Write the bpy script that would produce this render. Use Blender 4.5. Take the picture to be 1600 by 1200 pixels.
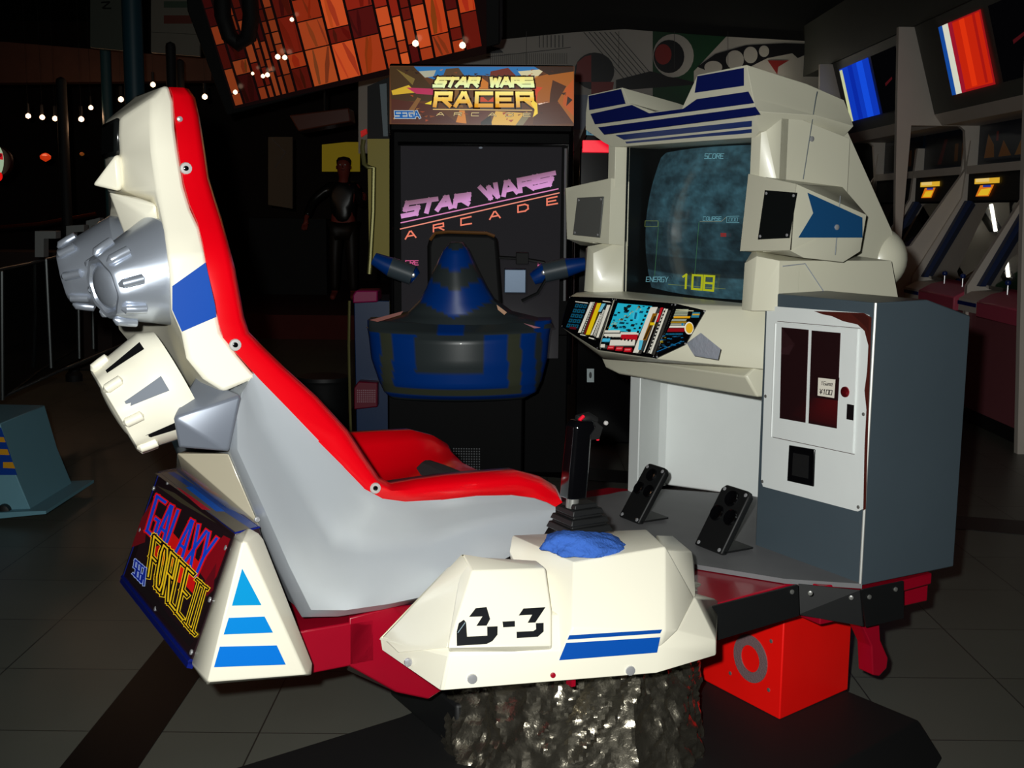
import bpy, bmesh, math, random
from mathutils import Vector, Matrix
from mathutils import noise as mnoise
random.seed(7)
C = bpy.context.scene.collection
S = bpy.context.scene
for o in list(bpy.data.objects): bpy.data.objects.remove(o)

# ---------------------------------------------------------------- camera, world, flash, exposure
F = 1849.0; CAMZ = 1.4
pitch = math.radians(8.4); roll = math.radians(.6)
FW = Vector((0, math.cos(pitch), -math.sin(pitch))); UP0 = Vector((0, math.sin(pitch), math.cos(pitch))); RT0 = Vector((1, 0, 0))
RT = RT0*math.cos(roll) + UP0*math.sin(roll); UPV = UP0*math.cos(roll) - RT0*math.sin(roll)
EYE = Vector((0, 0, CAMZ))
cam_data = bpy.data.cameras.new('camera'); cam = bpy.data.objects.new('camera', cam_data); C.objects.link(cam)
cam_data.sensor_width = 36; cam_data.lens = 36*F/1600; cam_data.clip_end = 100; cam_data.clip_start = .05
mw = Matrix.Identity(4)
for i, a in enumerate((RT, UPV, -FW)):
    for j in range(3): mw[j][i] = a[j]
mw.translation = EYE
cam.matrix_world = mw
S.camera = cam
w = bpy.data.worlds.new('world'); S.world = w; w.use_nodes = True
w.node_tree.nodes['Background'].inputs[0].default_value = (.55, .5, .45, 1)
w.node_tree.nodes['Background'].inputs[1].default_value = .0012
fl = bpy.data.lights.new('camera_flash', 'SPOT'); fl.energy = 385; fl.shadow_soft_size = .018
fl.spot_size = math.radians(84); fl.spot_blend = 1; fl.color = (.965, .985, .95)
flo = bpy.data.objects.new('camera_flash', fl); C.objects.link(flo)
flo.location = (-.075, -.01, 1.475)
flo.rotation_euler = (math.radians(90-12), 0, math.radians(-1))
S.view_settings.view_transform = 'Standard'; S.view_settings.look = 'None'
S.view_settings.exposure = 0; S.view_settings.gamma = 1

# ---------------------------------------------------------------- measuring helpers
AZ = math.radians(60)
UD = Vector((math.sin(AZ), math.cos(AZ), 0)); VD = Vector((math.cos(AZ), -math.sin(AZ), 0)); ZD = Vector((0, 0, 1))
def ray(px, py): return FW + RT*((px-800)/F) - UPV*((py-600)/F)
AX = {'u': UD, 'v': VD, 'z': ZD, 'Y': Vector((0, 1, 0)), 'X': Vector((1, 0, 0))}
def PL(px, py, n, d):
    r = ray(px, py); t = (d - EYE.dot(n))/r.dot(n); return EYE + r*t
def P(px, py, **k):
    (a, val), = k.items(); return PL(px, py, AX[a], val)
def M(u, v, z): return UD*u + VD*v + ZD*z
def UVZ(p): return p.dot(UD), p.dot(VD), p.z
def plane3(a, b, c):
    n = (b-a).cross(c-a).normalized()
    if n.dot(EYE-a) < 0: n = -n
    return n, n.dot(a)

def lin(c):
    r = []
    for x in c[:3]:
        x = x/255.0; r.append(x/12.92 if x <= .04045 else ((x+.055)/1.055)**2.4)
    return (r[0], r[1], r[2], 1)

# ---------------------------------------------------------------- materials
MC = {}
def mat(name, col, rough=.5, metal=0, coat=0, emit=None, es=1, bump=0, bscale=60, spec=.5, mottle=0, mscale=8, alpha=1, trans=0, ior=1.45):
    if name in MC: return MC[name]
    m = bpy.data.materials.new(name); m.use_nodes = True; nt = m.node_tree; b = nt.nodes['Principled BSDF']
    c = lin(col); b.inputs['Base Color'].default_value = c
    b.inputs['Roughness'].default_value = rough; b.inputs['Metallic'].default_value = metal
    b.inputs['Coat Weight'].default_value = coat; b.inputs['Coat Roughness'].default_value = .12
    b.inputs['Specular IOR Level'].default_value = spec
    b.inputs['Alpha'].default_value = alpha
    b.inputs['Transmission Weight'].default_value = trans; b.inputs['IOR'].default_value = ior
    if emit: b.inputs['Emission Color'].default_value = lin(emit); b.inputs['Emission Strength'].default_value = es
    tc = nt.nodes.new('ShaderNodeTexCoord')
    if bump:
        n = nt.nodes.new('ShaderNodeTexNoise'); n.inputs['Scale'].default_value = bscale; n.inputs['Detail'].default_value = 4
        nt.links.new(tc.outputs['Object'], n.inputs['Vector'])
        bp = nt.nodes.new('ShaderNodeBump'); bp.inputs['Strength'].default_value = bump; bp.inputs['Distance'].default_value = .01
        nt.links.new(n.outputs[0], bp.inputs['Height']); nt.links.new(bp.outputs[0], b.inputs['Normal'])
    # every surface carries a little procedural wear
    n = nt.nodes.new('ShaderNodeTexNoise'); n.inputs['Scale'].default_value = mscale; n.inputs['Detail'].default_value = 5
    nt.links.new(tc.outputs['Object'], n.inputs['Vector'])
    mx = nt.nodes.new('ShaderNodeMix'); mx.data_type = 'RGBA'; mx.blend_type = 'MULTIPLY'
    k = mottle if mottle else .06
    mx.inputs['B'].default_value = (1-k, 1-k, 1-k, 1); mx.inputs['A'].default_value = c
    nt.links.new(n.outputs[0], mx.inputs['Factor']); nt.links.new(mx.outputs['Result'], b.inputs['Base Color'])
    MC[name] = m; return m
def art_mat(name, emit=0, rough=.4, base=1.0, coat=0, spec=.5):
    if name in MC: return MC[name]
    m = bpy.data.materials.new(name); m.use_nodes = True; nt = m.node_tree; b = nt.nodes['Principled BSDF']
    a = nt.nodes.new('ShaderNodeVertexColor'); a.layer_name = 'Col'
    b.inputs['Roughness'].default_value = rough; b.inputs['Coat Weight'].default_value = coat; b.inputs['Specular IOR Level'].default_value = spec
    mx = nt.nodes.new('ShaderNodeMix'); mx.data_type = 'RGBA'; mx.blend_type = 'MULTIPLY'; mx.inputs['Factor'].default_value = 1
    mx.inputs['B'].default_value = (base, base, base, 1)
    nt.links.new(a.outputs[0], mx.inputs['A']); nt.links.new(mx.outputs['Result'], b.inputs['Base Color'])
    nt.links.new(a.outputs[0], b.inputs['Emission Color']); b.inputs['Emission Strength'].default_value = emit
    MC[name] = m; return m
cream = mat('cream_plastic', (236, 231, 212), .38, coat=.08, mottle=.05, mscale=3)
hood_plastic = mat('dimmed_hood_plastic', (208, 205, 184), .36, coat=.08, mottle=.05, mscale=3)  # greyer cream: flash falloff put into the colour, besides some ageing
silver = mat('silver_paint', (204, 210, 217), .36, metal=.55, coat=.1, mottle=.1, mscale=4)
silver_dark = mat('silver_engine_paint', (192, 200, 214), .3, metal=.7, coat=.2)
red_plastic = mat('red_plastic', (214, 0, 16), .28, coat=.4, mottle=.06)
blue_decal = mat('blue_decal', (0, 70, 160), .4)
navy_decal = mat('navy_decal', (14, 26, 98), .35)
cyan_decal = mat('light_blue_decal', (0, 160, 238), .4)
black_decal = mat('black_decal', (14, 14, 16), .45)
steel_blue_decal = mat('steel_blue_decal', (30, 80, 120), .35)
grey_paint = mat('blue_grey_paint', (70, 82, 90), .42, mottle=.14, mscale=5)
white_paint = mat('white_paint', (222, 226, 224), .45, mottle=.06, mscale=12)
maroon = mat('dark_red_frame_paint', (158, 6, 34), .3, coat=.3, mottle=.2, mscale=10)
red_box = mat('red_box_paint', (250, 18, 12), .4, mottle=.12, mscale=9)
black_rub = mat('black_rubber', (15, 16, 17), .55, mottle=.3)
black_gloss = mat('black_gloss', (7, 7, 9), .12, coat=.5)
black_matte = mat('black_matte', (7, 7, 8), .7, mottle=.3)
chrome = mat('chrome', (205, 205, 208), .25, metal=.6)
steel = mat('brushed_steel', (140, 140, 136), .35, metal=.6)
foil = mat('foil_wrap', (186, 178, 160), .24, metal=.95, bump=.55, bscale=26, mottle=.45, mscale=10)
cloth_blue = mat('blue_towel', (62, 104, 190), .9, bump=.4, bscale=150, mottle=.25, mscale=25, spec=.1)
tape = mat('silver_tape', (170, 176, 188), .35, metal=.3, bump=.3, bscale=60)
deck_grey = mat('grey_deck_rubber', (112, 112, 114), .6, mottle=.25, mscale=9)
dark_glass = mat('dark_glass', (18, 20, 20), .1, coat=.5)

# ---------------------------------------------------------------- mesh helpers
WL = {}
def tag(o, label, cat, group=None, kind=None):
    o['label'] = label; o['category'] = cat
    if group: o['group'] = group
    if kind: o['kind'] = kind
    return o
def empty(name, loc, label, cat, group=None):
    o = bpy.data.objects.new(name, None); C.objects.link(o); o.location = loc; o.empty_display_size = .1
    WL[o] = Vector(loc); return tag(o, label, cat, group)
def mk(name, verts, faces, m, parent=None, bevel=0, seg=2, smooth=True, ang=38, subsurf=0, origin=None):
    verts = [Vector(v) for v in verts]
    if origin is None:
        lo = Vector([min(v[i] for v in verts) for i in range(3)]); hi = Vector([max(v[i] for v in verts) for i in range(3)])
        origin = (lo+hi)/2
    me = bpy.data.meshes.new(name); me.from_pydata([v-origin for v in verts], [], faces)
    bm = bmesh.new(); bm.from_mesh(me)
    bmesh.ops.remove_doubles(bm, verts=bm.verts, dist=1e-5)
    bmesh.ops.recalc_face_normals(bm, faces=bm.faces); bm.to_mesh(me); bm.free()
    o = bpy.data.objects.new(name, me); C.objects.link(o)
    for mm in (m if isinstance(m, (list, tuple)) else [m]): me.materials.append(mm)
    if smooth:
        for p in me.polygons: p.use_smooth = True
        me.set_sharp_from_angle(angle=math.radians(ang))
    if bevel:
        b = o.modifiers.new('bevel', 'BEVEL'); b.width = bevel; b.segments = seg; b.limit_method = 'ANGLE'; b.angle_limit = math.radians(22); b.harden_normals = False
        for p in me.polygons: p.use_smooth = True
        me.set_sharp_from_angle(angle=math.radians(60))
    if subsurf:
        s = o.modifiers.new('sub', 'SUBSURF'); s.levels = subsurf; s.render_levels = subsurf
    if parent is not None: o.parent = parent; o.location = origin - WL[parent]
    else: o.location = origin
    WL[o] = Vector(origin); return o
class MB:
    def __init__(s): s.v = []; s.f = []
    def add(s, v, f):
        n = len(s.v); s.v += [Vector(x) for x in v]; s.f += [[i+n for i in q] for q in f]; return s
    def prism(s, pts, off):
        n = len(pts); off = Vector(off); v = list(pts)+[Vector(p)+off for p in pts]
        f = [list(range(n)), list(range(2*n-1, n-1, -1))]+[[i, (i+1) % n, (i+1) % n+n, i+n] for i in range(n)]
        return s.add(v, f)
    def hull(s, pts):
        bm = bmesh.new()
        for p in pts: bm.verts.new(Vector(p))
        r = bmesh.ops.convex_hull(bm, input=bm.verts)
        bmesh.ops.delete(bm, geom=list({g for g in r['geom_interior']+r['geom_unused'] if isinstance(g, bmesh.types.BMVert)}), context='VERTS')
        bmesh.ops.dissolve_limit(bm, angle_limit=math.radians(1.5), verts=bm.verts, edges=bm.edges)
        bm.verts.index_update(); s.add([v.co.copy() for v in bm.verts], [[v.index for v in f.verts] for f in bm.faces]); bm.free(); return s
    def loft(s, rings, caps=True):
        n = len(rings[0]); v = [p for r in rings for p in r]; f = []
        for k in range(len(rings)-1):
            for i in range(n): f.append([k*n+i, k*n+(i+1) % n, (k+1)*n+(i+1) % n, (k+1)*n+i])
        if caps: f += [list(range(n-1, -1, -1)), list(range((len(rings)-1)*n, len(rings)*n))]
        return s.add(v, f)
    def box(s, c, h, ax=(Vector((1, 0, 0)), Vector((0, 1, 0)), Vector((0, 0, 1)))):
        c = Vector(c); v = [c+ax[0]*h[0]*i+ax[1]*h[1]*j+ax[2]*h[2]*k for i in (-1, 1) for j in (-1, 1) for k in (-1, 1)]
        return s.add(v, [[0, 1, 3, 2], [4, 6, 7, 5], [0, 4, 5, 1], [2, 3, 7, 6], [0, 2, 6, 4], [1, 5, 7, 3]])
    def bx(s, x0, x1, y0, y1, z0, z1): return s.box(((x0+x1)/2, (y0+y1)/2, (z0+z1)/2), ((x1-x0)/2, (y1-y0)/2, (z1-z0)/2))
    def mbx(s, u0, u1, v0, v1, z0, z1): return s.box(M((u0+u1)/2, (v0+v1)/2, (z0+z1)/2), ((u1-u0)/2, (v1-v0)/2, (z1-z0)/2), (UD, VD, ZD))
    def rings(s, p0, ax, prof, n=24, flute=None):
        ax = Vector(ax).normalized(); a = ax.orthogonal().normalized(); b = ax.cross(a); R = []
        for t, r in prof:
            R.append([Vector(p0)+ax*t+(a*math.cos(2*math.pi*i/n)+b*math.sin(2*math.pi*i/n))*r*(flute(i/n, t) if flute else 1) for i in range(n)])
        return s.loft(R)
    def tube(s, pts, r, n=8):
        pts = [Vector(p) for p in pts]; R = []
        for i, p in enumerate(pts):
            d = (pts[min(i+1, len(pts)-1)]-pts[max(i-1, 0)]).normalized()
            if i == 0: a = d.orthogonal().normalized()
            a = (a-d*a.dot(d)).normalized(); b = d.cross(a); rr = r[i] if isinstance(r, (list, tuple)) else r
            R.append([p+(a*math.cos(2*math.pi*k/n)+b*math.sin(2*math.pi*k/n))*rr for k in range(n)])
        return s.loft(R)
    def put(s, name, m, parent=None, **k): return mk(name, s.v, s.f, m, parent, **k)

# stroke lettering: every glyph is a set of bars
G = {'S': [[(1, 0), (0, 0), (0, .5), (1, .5), (1, 1), (0, 1)]], 'T': [[(0, 0), (1, 0)], [(.5, 0), (.5, 1)]], 'A': [[(0, 1), (.42, 0), (.58, 0), (1, 1)], [(.2, .66), (.8, .66)]],
     'R': [[(0, 1), (0, 0), (1, 0), (1, .48), (0, .48)], [(.5, .5), (1, 1)]], 'W': [[(0, 0), (.22, 1), (.5, .15), (.78, 1), (1, 0)]], 'C': [[(1, 0), (0, 0), (0, 1), (1, 1)]],
     'E': [[(1, 0), (0, 0), (0, 1), (1, 1)], [(0, .5), (.85, .5)]], 'G': [[(1, 0), (0, 0), (0, 1), (1, 1), (1, .55), (.6, .55)]], 'L': [[(0, 0), (0, 1), (1, 1)]],
     'X': [[(0, 0), (1, 1)], [(1, 0), (0, 1)]], 'Y': [[(0, 0), (.5, .5), (1, 0)], [(.5, .5), (.5, 1)]], 'F': [[(1, 0), (0, 0), (0, 1)], [(0, .5), (.8, .5)]],
     'O': [[(.2, 0), (.8, 0), (1, .2), (1, .8), (.8, 1), (.2, 1), (0, .8), (0, .2), (.2, 0)]], 'I': [[(.5, 0), (.5, 1)], [(.15, 0), (.85, 0)], [(.15, 1), (.85, 1)]],
     'D': [[(0, 0), (.7, 0), (1, .25), (1, .75), (.7, 1), (0, 1), (0, 0)]], 'N': [[(0, 1), (0, 0), (1, 1), (1, 0)]], 'P': [[(0, 1), (0, 0), (1, 0), (1, .5), (0, .5)]],
     'U': [[(0, 0), (0, 1), (1, 1), (1, 0)]], '1': [[(.25, .15), (.55, 0), (.55, 1)]], '0': [[(0, 0), (1, 0), (1, 1), (0, 1), (0, 0)]], '8': [[(0, 0), (1, 0), (1, 1), (0, 1), (0, 0)], [(0, .5), (1, .5)]],
     '2': [[(0, 0), (1, 0), (1, .5), (0, .5), (0, 1), (1, 1)]], '3': [[(0, 0), (1, 0), (1, 1), (0, 1)], [(.2, .5), (1, .5)]], 'V': [[(0, 0), (.5, 1), (1, 0)]],
     'Q': [[(0, 0), (1, 0), (1, 1), (0, 1), (0, 0)], [(.6, .6), (1.1, 1.1)]], ' ': [], '¥': [[(0, 0), (.5, .45), (1, 0)], [(.5, .45), (.5, 1)], [(.1, .55), (.9, .55)], [(.1, .75), (.9, .75)]],
     'a': [[(.1, .4), (.9, .4), (.9, 1), (.1, 1), (.1, .7), (.9, .7)]], 'm': [[(0, 1), (0, .4), (1, .4), (1, 1)], [(.5, .4), (.5, 1)]], 'e': [[(1, 1), (.1, 1), (.1, .4), (.9, .4), (.9, .7), (.1, .7)]], '.': [[(.4, .95), (.6, .95)]]}
def text_polys(t, quad, wt, gap=.32):
    """list of 4-gons in item space"""
    q = [Vector((a, b)) for a, b in quad]; out = []; n = len(t); wd = n+(n-1)*gap
    def bl(x, y): return (q[0]*(1-x)+q[1]*x)*(1-y)+(q[3]*(1-x)+q[2]*x)*y
    for i, ch in enumerate(t):
        x0 = i*(1+gap)/wd; x1 = x0+1/wd
        for line in G.get(ch, []):
            pp = [bl(x0+(x1-x0)*a, b) for a, b in line]
            for a, b in zip(pp, pp[1:]):
                d = (b-a)
                if d.length < 1e-6: continue
                d.normalize(); nn = Vector((-d.y, d.x))*wt/2; e = d*wt/2
                out.append([a-e+nn, b+e+nn, b+e-nn, a-e-nn])
    return out
def art(name, items, mapper, n, m, parent=None, step=.00005, lift=.0012, grad=None):
    """flat printed or lit graphics: polygons in item space mapped onto the surface, later items lie on top"""
    V = []; Fc = []; Cc = []; L = 0
    def poly(pts, col, L):
        k = len(V); V.extend([Vector(mapper(p[0], p[1]))+n*(lift+L*step) for p in pts]); Fc.append(list(range(k, k+len(pts)))); Cc.append([(lin(grad(p[0], p[1], col)) if grad else lin(col)) for p in pts])
    for it in items:
        k = it[0]
        if k == 'r': _, x0, y0, x1, y1, c = it; poly([(x0, y0), (x1, y0), (x1, y1), (x0, y1)], c, L)
        elif k == 'p': poly(it[1], it[2], L)
        elif k == 'c':
            _, cx, cy, rx, ry, c = it[:6]; poly([(cx+rx*math.cos(a*math.pi/12), cy+ry*math.sin(a*math.pi/12)) for a in range(24)], c, L)
        elif k == 'l':
            _, pts, wt, c = it
            for a, b in zip(pts, pts[1:]):
                a = Vector(a); b = Vector(b); d = (b-a).normalized(); nn = Vector((-d.y, d.x))*wt/2; poly([a+nn, b+nn, b-nn, a-nn], c, L)
        elif k == 't':
            for q in text_polys(it[1], it[2], it[3], *(it[5:6])): poly(q, it[4], L)
        L += 1
    lo = Vector([min(v[i] for v in V) for i in range(3)]); hi = Vector([max(v[i] for v in V) for i in range(3)]); org = (lo+hi)/2
    me = bpy.data.meshes.new(name); me.from_pydata([v-org for v in V], [], Fc)
    ca = me.color_attributes.new('Col', 'FLOAT_COLOR', 'CORNER'); i = 0
    for p, cs in zip(me.polygons, Cc):
        for li, c in zip(p.loop_indices, cs): ca.data[li].color = c
    me.materials.append(m); o = bpy.data.objects.new(name, me); C.objects.link(o)
    if parent is not None: o.parent = parent; o.location = org-WL[parent]
    else: o.location = org
    WL[o] = org; return o
def pxmap(n, d, x0=0, y0=0, s=1): return lambda x, y: PL(x0+x*s, y0+y*s, n, d)
def qmap(a, b, c, d): return lambda x, y: (a*(1-x)+b*x)*(1-y)+(d*(1-x)+c*x)*y
decal_mat = art_mat('printed_graphics', 0, .35)
def screw(name, p, n, r, m, parent, h=None):
    return MB().rings(Vector(p)-Vector(n)*.002, n, [(0, r), ((h or r*.5), r*.9), ((h or r*.5)*1.25, r*.5)], 12).put(name, m, parent)

# ================================================================ THE SETTING
def floor_mat():
    m = bpy.data.materials.new('floor_tiles'); m.use_nodes = True; nt = m.node_tree; b = nt.nodes['Principled BSDF']; N = nt.nodes.new; Lk = nt.links.new
    tc = N('ShaderNodeTexCoord'); mp = N('ShaderNodeMapping'); mp.inputs['Location'].default_value = (.67/.43+10, 0, 0); mp.inputs['Scale'].default_value = (1/.43, 1/.43, 1)
    Lk(tc.outputs['Object'], mp.inputs[0])
    br = N('ShaderNodeTexBrick'); br.offset = 0; br.inputs['Scale'].default_value = 1; br.inputs['Brick Width'].default_value = 1; br.inputs['Row Height'].default_value = 1
    br.inputs['Mortar Size'].default_value = .006; br.inputs['Mortar Smooth'].default_value = .3
    br.inputs['Color1'].default_value = lin((98, 100, 92)); br.inputs['Color2'].default_value = lin((94, 96, 88)); br.inputs['Mortar'].default_value = lin((44, 44, 42))
    Lk(mp.outputs[0], br.inputs['Vector'])
    nz = N('ShaderNodeTexNoise'); nz.inputs['Scale'].default_value = 3; nz.inputs['Detail'].default_value = 6; Lk(tc.outputs['Object'], nz.inputs['Vector'])
    mx = N('ShaderNodeMix'); mx.data_type = 'RGBA'; mx.blend_type = 'MULTIPLY'; mx.inputs['B'].default_value = (.8, .8, .78, 1); Lk(nz.outputs[0], mx.inputs['Factor']); Lk(br.outputs[0], mx.inputs['A'])
    Lk(mx.outputs['Result'], b.inputs['Base Color']); b.inputs['Roughness'].default_value = .38; b.inputs['Specular IOR Level'].default_value = .3
    return m
def struct(o): o['kind'] = 'structure'; return o
struct(MB().bx(-9, 6, -1, 19, -.1, 0).put('floor', floor_mat(), smooth=False, origin=Vector((0, 0, 0))))
wall_dark = mat('dark_wall_paint', (38, 38, 34), .8, mottle=.3, mscale=2); wall_brown = mat('dark_brown_wall', (40, 26, 20), .8, mottle=.4, mscale=2)
ceil_m = mat('ceiling_paint', (36, 38, 34), .85, mottle=.25, mscale=1.5)
struct(MB().bx(-9, 6, 18.9, 19, 0, 4.2).put('wall_back', wall_brown, smooth=False))
struct(MB().bx(-1.0, 6, 12.6, 12.8, 0, 4.2).put('wall_front', wall_dark, smooth=False))
struct(MB().bx(-9.1, -9, -1, 19, 0, 4.2).put('wall_left', wall_brown, smooth=False))
struct(MB().bx(5.2, 5.3, -1, 12.6, 0, 4.2).put('wall_right', wall_dark, smooth=False))
struct(MB().bx(-9.1, 6, -1, 19, 4.2, 4.3).put('ceiling', ceil_m, smooth=False))
# black bands laid flush in the floor
bandm = mat('black_floor_band', (7, 7, 8), .45)
struct(MB().bx(-1.125, -.93, .2, 18.8, 0, .002).put('trim_1', bandm, smooth=False))
struct(MB().prism([P(1140, 780, z=.001), P(1900, 836, z=.001), P(1900, 861, z=.001), P(1140, 797, z=.001)], (0, 0, .001)).put('trim_2', bandm, smooth=False))
struct(MB().prism([P(560, 700, z=.001), P(1000, 738, z=.001), P(1000, 757, z=.001), P(560, 722, z=.001)], (0, 0, .001)).put('trim_3', bandm, smooth=False))
# raised dark red floor step in the far hall
step_m = mat('dark_red_carpet', (84, 26, 20), .9, mottle=.3)
struct(MB().bx(-8.9, -1.05, 12.6, 18.8, 0, .26).put('trim_4', step_m, smooth=False))

# ================================================================ FLOOR STAND under the ride
stand = empty('ride_floor_stand', (0.2, 2.6, 0), 'low black floor stand with silver foil wrapped column and bright red box carrying the ride', 'machine stand')
topb = [(-.75, 2.52), (-.28, 2.9), (.15, 3.35), (.72, 3.38), (.93, 3.10), (1.064, 2.912), (.66, 2.54), (.1, 2.1), (-.5, 2.0)]
botb = [(-.78, 2.52), (-.28, 2.93), (.14, 3.39), (.73, 3.42), (.95, 3.14), (1.13, 2.90), (.80, 2.36), (.2, 1.95), (-.55, 1.93)]
MB().loft([[Vector((x, y, .001)) for x, y in botb], [Vector((x, y, .1)) for x, y in topb]]).put('base_plate', black_matte, stand, bevel=.006)
MB().mbx(1.24, 1.75, -2.79, -2.4, .1, .22).put('riser_block', black_rub, stand, bevel=.008)
# foil sleeve: crumpled drum
cx, cy = .17, 2.80; R = []; nn = 220
for k in range(81):
    z = .10+.39*k/80; ring = []
    for i in range(nn):
        a = 2*math.pi*i/nn; p = Vector((math.cos(a)*.265, math.sin(a)*.265, z*.8+.15*math.sin(a*2)))*4.2
        q_ = p*2.4; rid = lambda f, o_: 1-abs(mnoise.noise(p*f+Vector((o_, 1, 2))))*2
        r = .262+.026*mnoise.noise(p*1.1)+.022*rid(1.7, 3)+.012*rid(3.6, 7)+.007*rid(8, 1)+.003*rid(17, 4)+(.035*(1-k/80)**2)
        ring.append(Vector((cx+r*math.cos(a), cy+r*.85*math.sin(a), z)))
    R.append(ring)
MB().loft(R).put('foil_sleeve', foil, stand, ang=22)
rb = MB().hull([P(1218, 1125, z=.1), P(1325, 1078, z=.1), P(1078, 1052, z=.1), P(1218, 1125, z=.1)+Vector((0, 0, .375)), P(1325, 1078, z=.1)+Vector((0, 0, .375)), P(1078, 1052, z=.1)+Vector((0, 0, .375)), P(1190, 1010, z=.1), P(1190, 1010, z=.1)+Vector((0, 0, .375))]).put('red_box', red_box, stand, bevel=.004)
n_, d_ = plane3(P(1218, 1125, z=.1), P(1078, 1052, z=.1), P(1218, 1125, z=.1)+Vector((0, 0, .375)))
ringm = mat('perforated_grille_ring', (120, 96, 98), .6, bump=.4, bscale=300)
mp = pxmap(n_, d_)
gr = MB(); cg = mp(1173, 1029); ca_ = (mp(1200, 1040)-mp(1146, 1016)); ax1 = ca_.normalized(); ax2 = n_.cross(ax1).normalized()
ring = [[cg+n_*h+(ax1*math.cos(2*math.pi*i/36)+ax2*math.sin(2*math.pi*i/36))*r for i in range(36)] for r, h in ((.036, .0), (.036, .003), (.064, .003), (.064, .0))]
gr.loft(ring, caps=False).put('speaker_grille', ringm, rb)
for q in ((1205, 1002), (1141, 1052), (1201, 1078)): screw('screw', mp(*q), n_, .006, steel, rb)
# ================================================================ THE RIDE: platform and frame
ride = empty('space_flight_ride', tuple(M(1.6, -2.6, .45)), 'sit-down moving space flight game with red seat, cream monitor hood and grey coin box', 'arcade machine')
deck = MB()
dk = [P(968, 770, z=.5), P(1020, 765, z=.5), P(1181, 776, z=.5), M(2.6, -2.7, .5), M(2.45, -2.3, .5), M(2.139, -2.02, .5), M(2.139, -1.985, .5), P(1227, 907, z=.5), P(1085, 884, z=.5), M(1.42, -2.30, .5), M(1.42, -3.0, .5), P(951, 774, z=.5)]
deck.prism([Vector(p)+Vector((0, 0, .004)) for p in dk], (0, 0, -.012)).put('deck_mat', deck_grey, ride)
fr = MB()
fr.prism([M(.86, -2.42, .49), M(1.6, -2.33, .49), P(1110, 946, z=.49), P(1245, 909, z=.49), M(2.125, -1.975, .49), M(2.40, -1.995, .49), M(2.55, -2.8, .49), M(2.2, -3.16, .49), M(1.4, -3.1, .49), M(.86, -2.85, .49)], (0, 0, -.03))
frame = fr.put('frame', maroon, ride, bevel=.004)
fb = MB()
fb.mbx(.80, 1.0, -2.40, -2.33, .40, .50)
fb.hull([P(545, 965, v=-2.33), P(612, 948, v=-2.33), P(545, 1040, v=-2.33), P(620, 1082, v=-2.33), P(670, 1093, v=-2.33), P(720, 1060, v=-2.33), M(1.0, -2.5, .49), M(1.0, -2.5, .32), M(1.25, -2.4, .48), M(1.2, -2.4, .33)])
fb.mbx(.80, 1.1, -2.85, -2.78, .40, .50)
fb.mbx(.80, .87, -2.82, -2.36, .41, .49)
fb.mbx(1.0, 1.9, -2.70, -2.42, .44, .48)
fb.put('frame_beam', maroon, ride, bevel=.004)
MB().mbx(2.05, 2.43, -2.03, -2.2, .40, .497).put('frame_beam', maroon, ride, bevel=.003)
# rubber skirts
sk = MB()
a, b, c, d = P(1105, 950, v=-1.99), P(1247, 914, v=-1.985), P(1249, 962, v=-1.985), P(1100, 1007, v=-1.99)
sk.prism([a, b, c, d], VD*-.006)
k1 = sk.put('rubber_skirt', black_rub, ride)
q = [P(1249, 912, u=2.0), P(1345, 922, v=-1.96), P(1350, 978, v=-1.96), P(1249, 960, u=2.0)]
k2 = MB().prism(q, -UD*.004).put('rubber_skirt', black_rub, ride)
k3 = MB().prism([P(1346, 922, v=-1.96), P(1412, 908, v=-1.96), P(1412, 966, v=-1.96), P(1354, 980, v=-1.96)], VD*-.005).put('rubber_skirt', black_rub, ride)
for qx, par, nn_ in (((1238, 925), k1, VD), ((1266, 927), k2, -UD+VD), ((1330, 934), k2, -UD+VD), ((1359, 933), k3, VD), ((1400, 921), k3, VD)):
    screw('screw', P(*qx, v=-1.958 if par is not k1 else -1.984), nn_.normalized(), .006, steel, par)
# curved red bracket hanging under the frame
br = [(1332, 972), (1348, 980), (1362, 1010), (1364, 1055), (1374, 1057), (1386, 1044), (1388, 1028), (1376, 1000), (1374, 968)]
MB().prism([P(x, y, v=-2.03) for x, y in br], VD*-.05).put('hanging_bracket', maroon, ride, bevel=.003)
MB().mbx(1.262, 1.272, -1.95, -1.93, .435, .46).put('latch_pin', maroon, ride)
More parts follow.
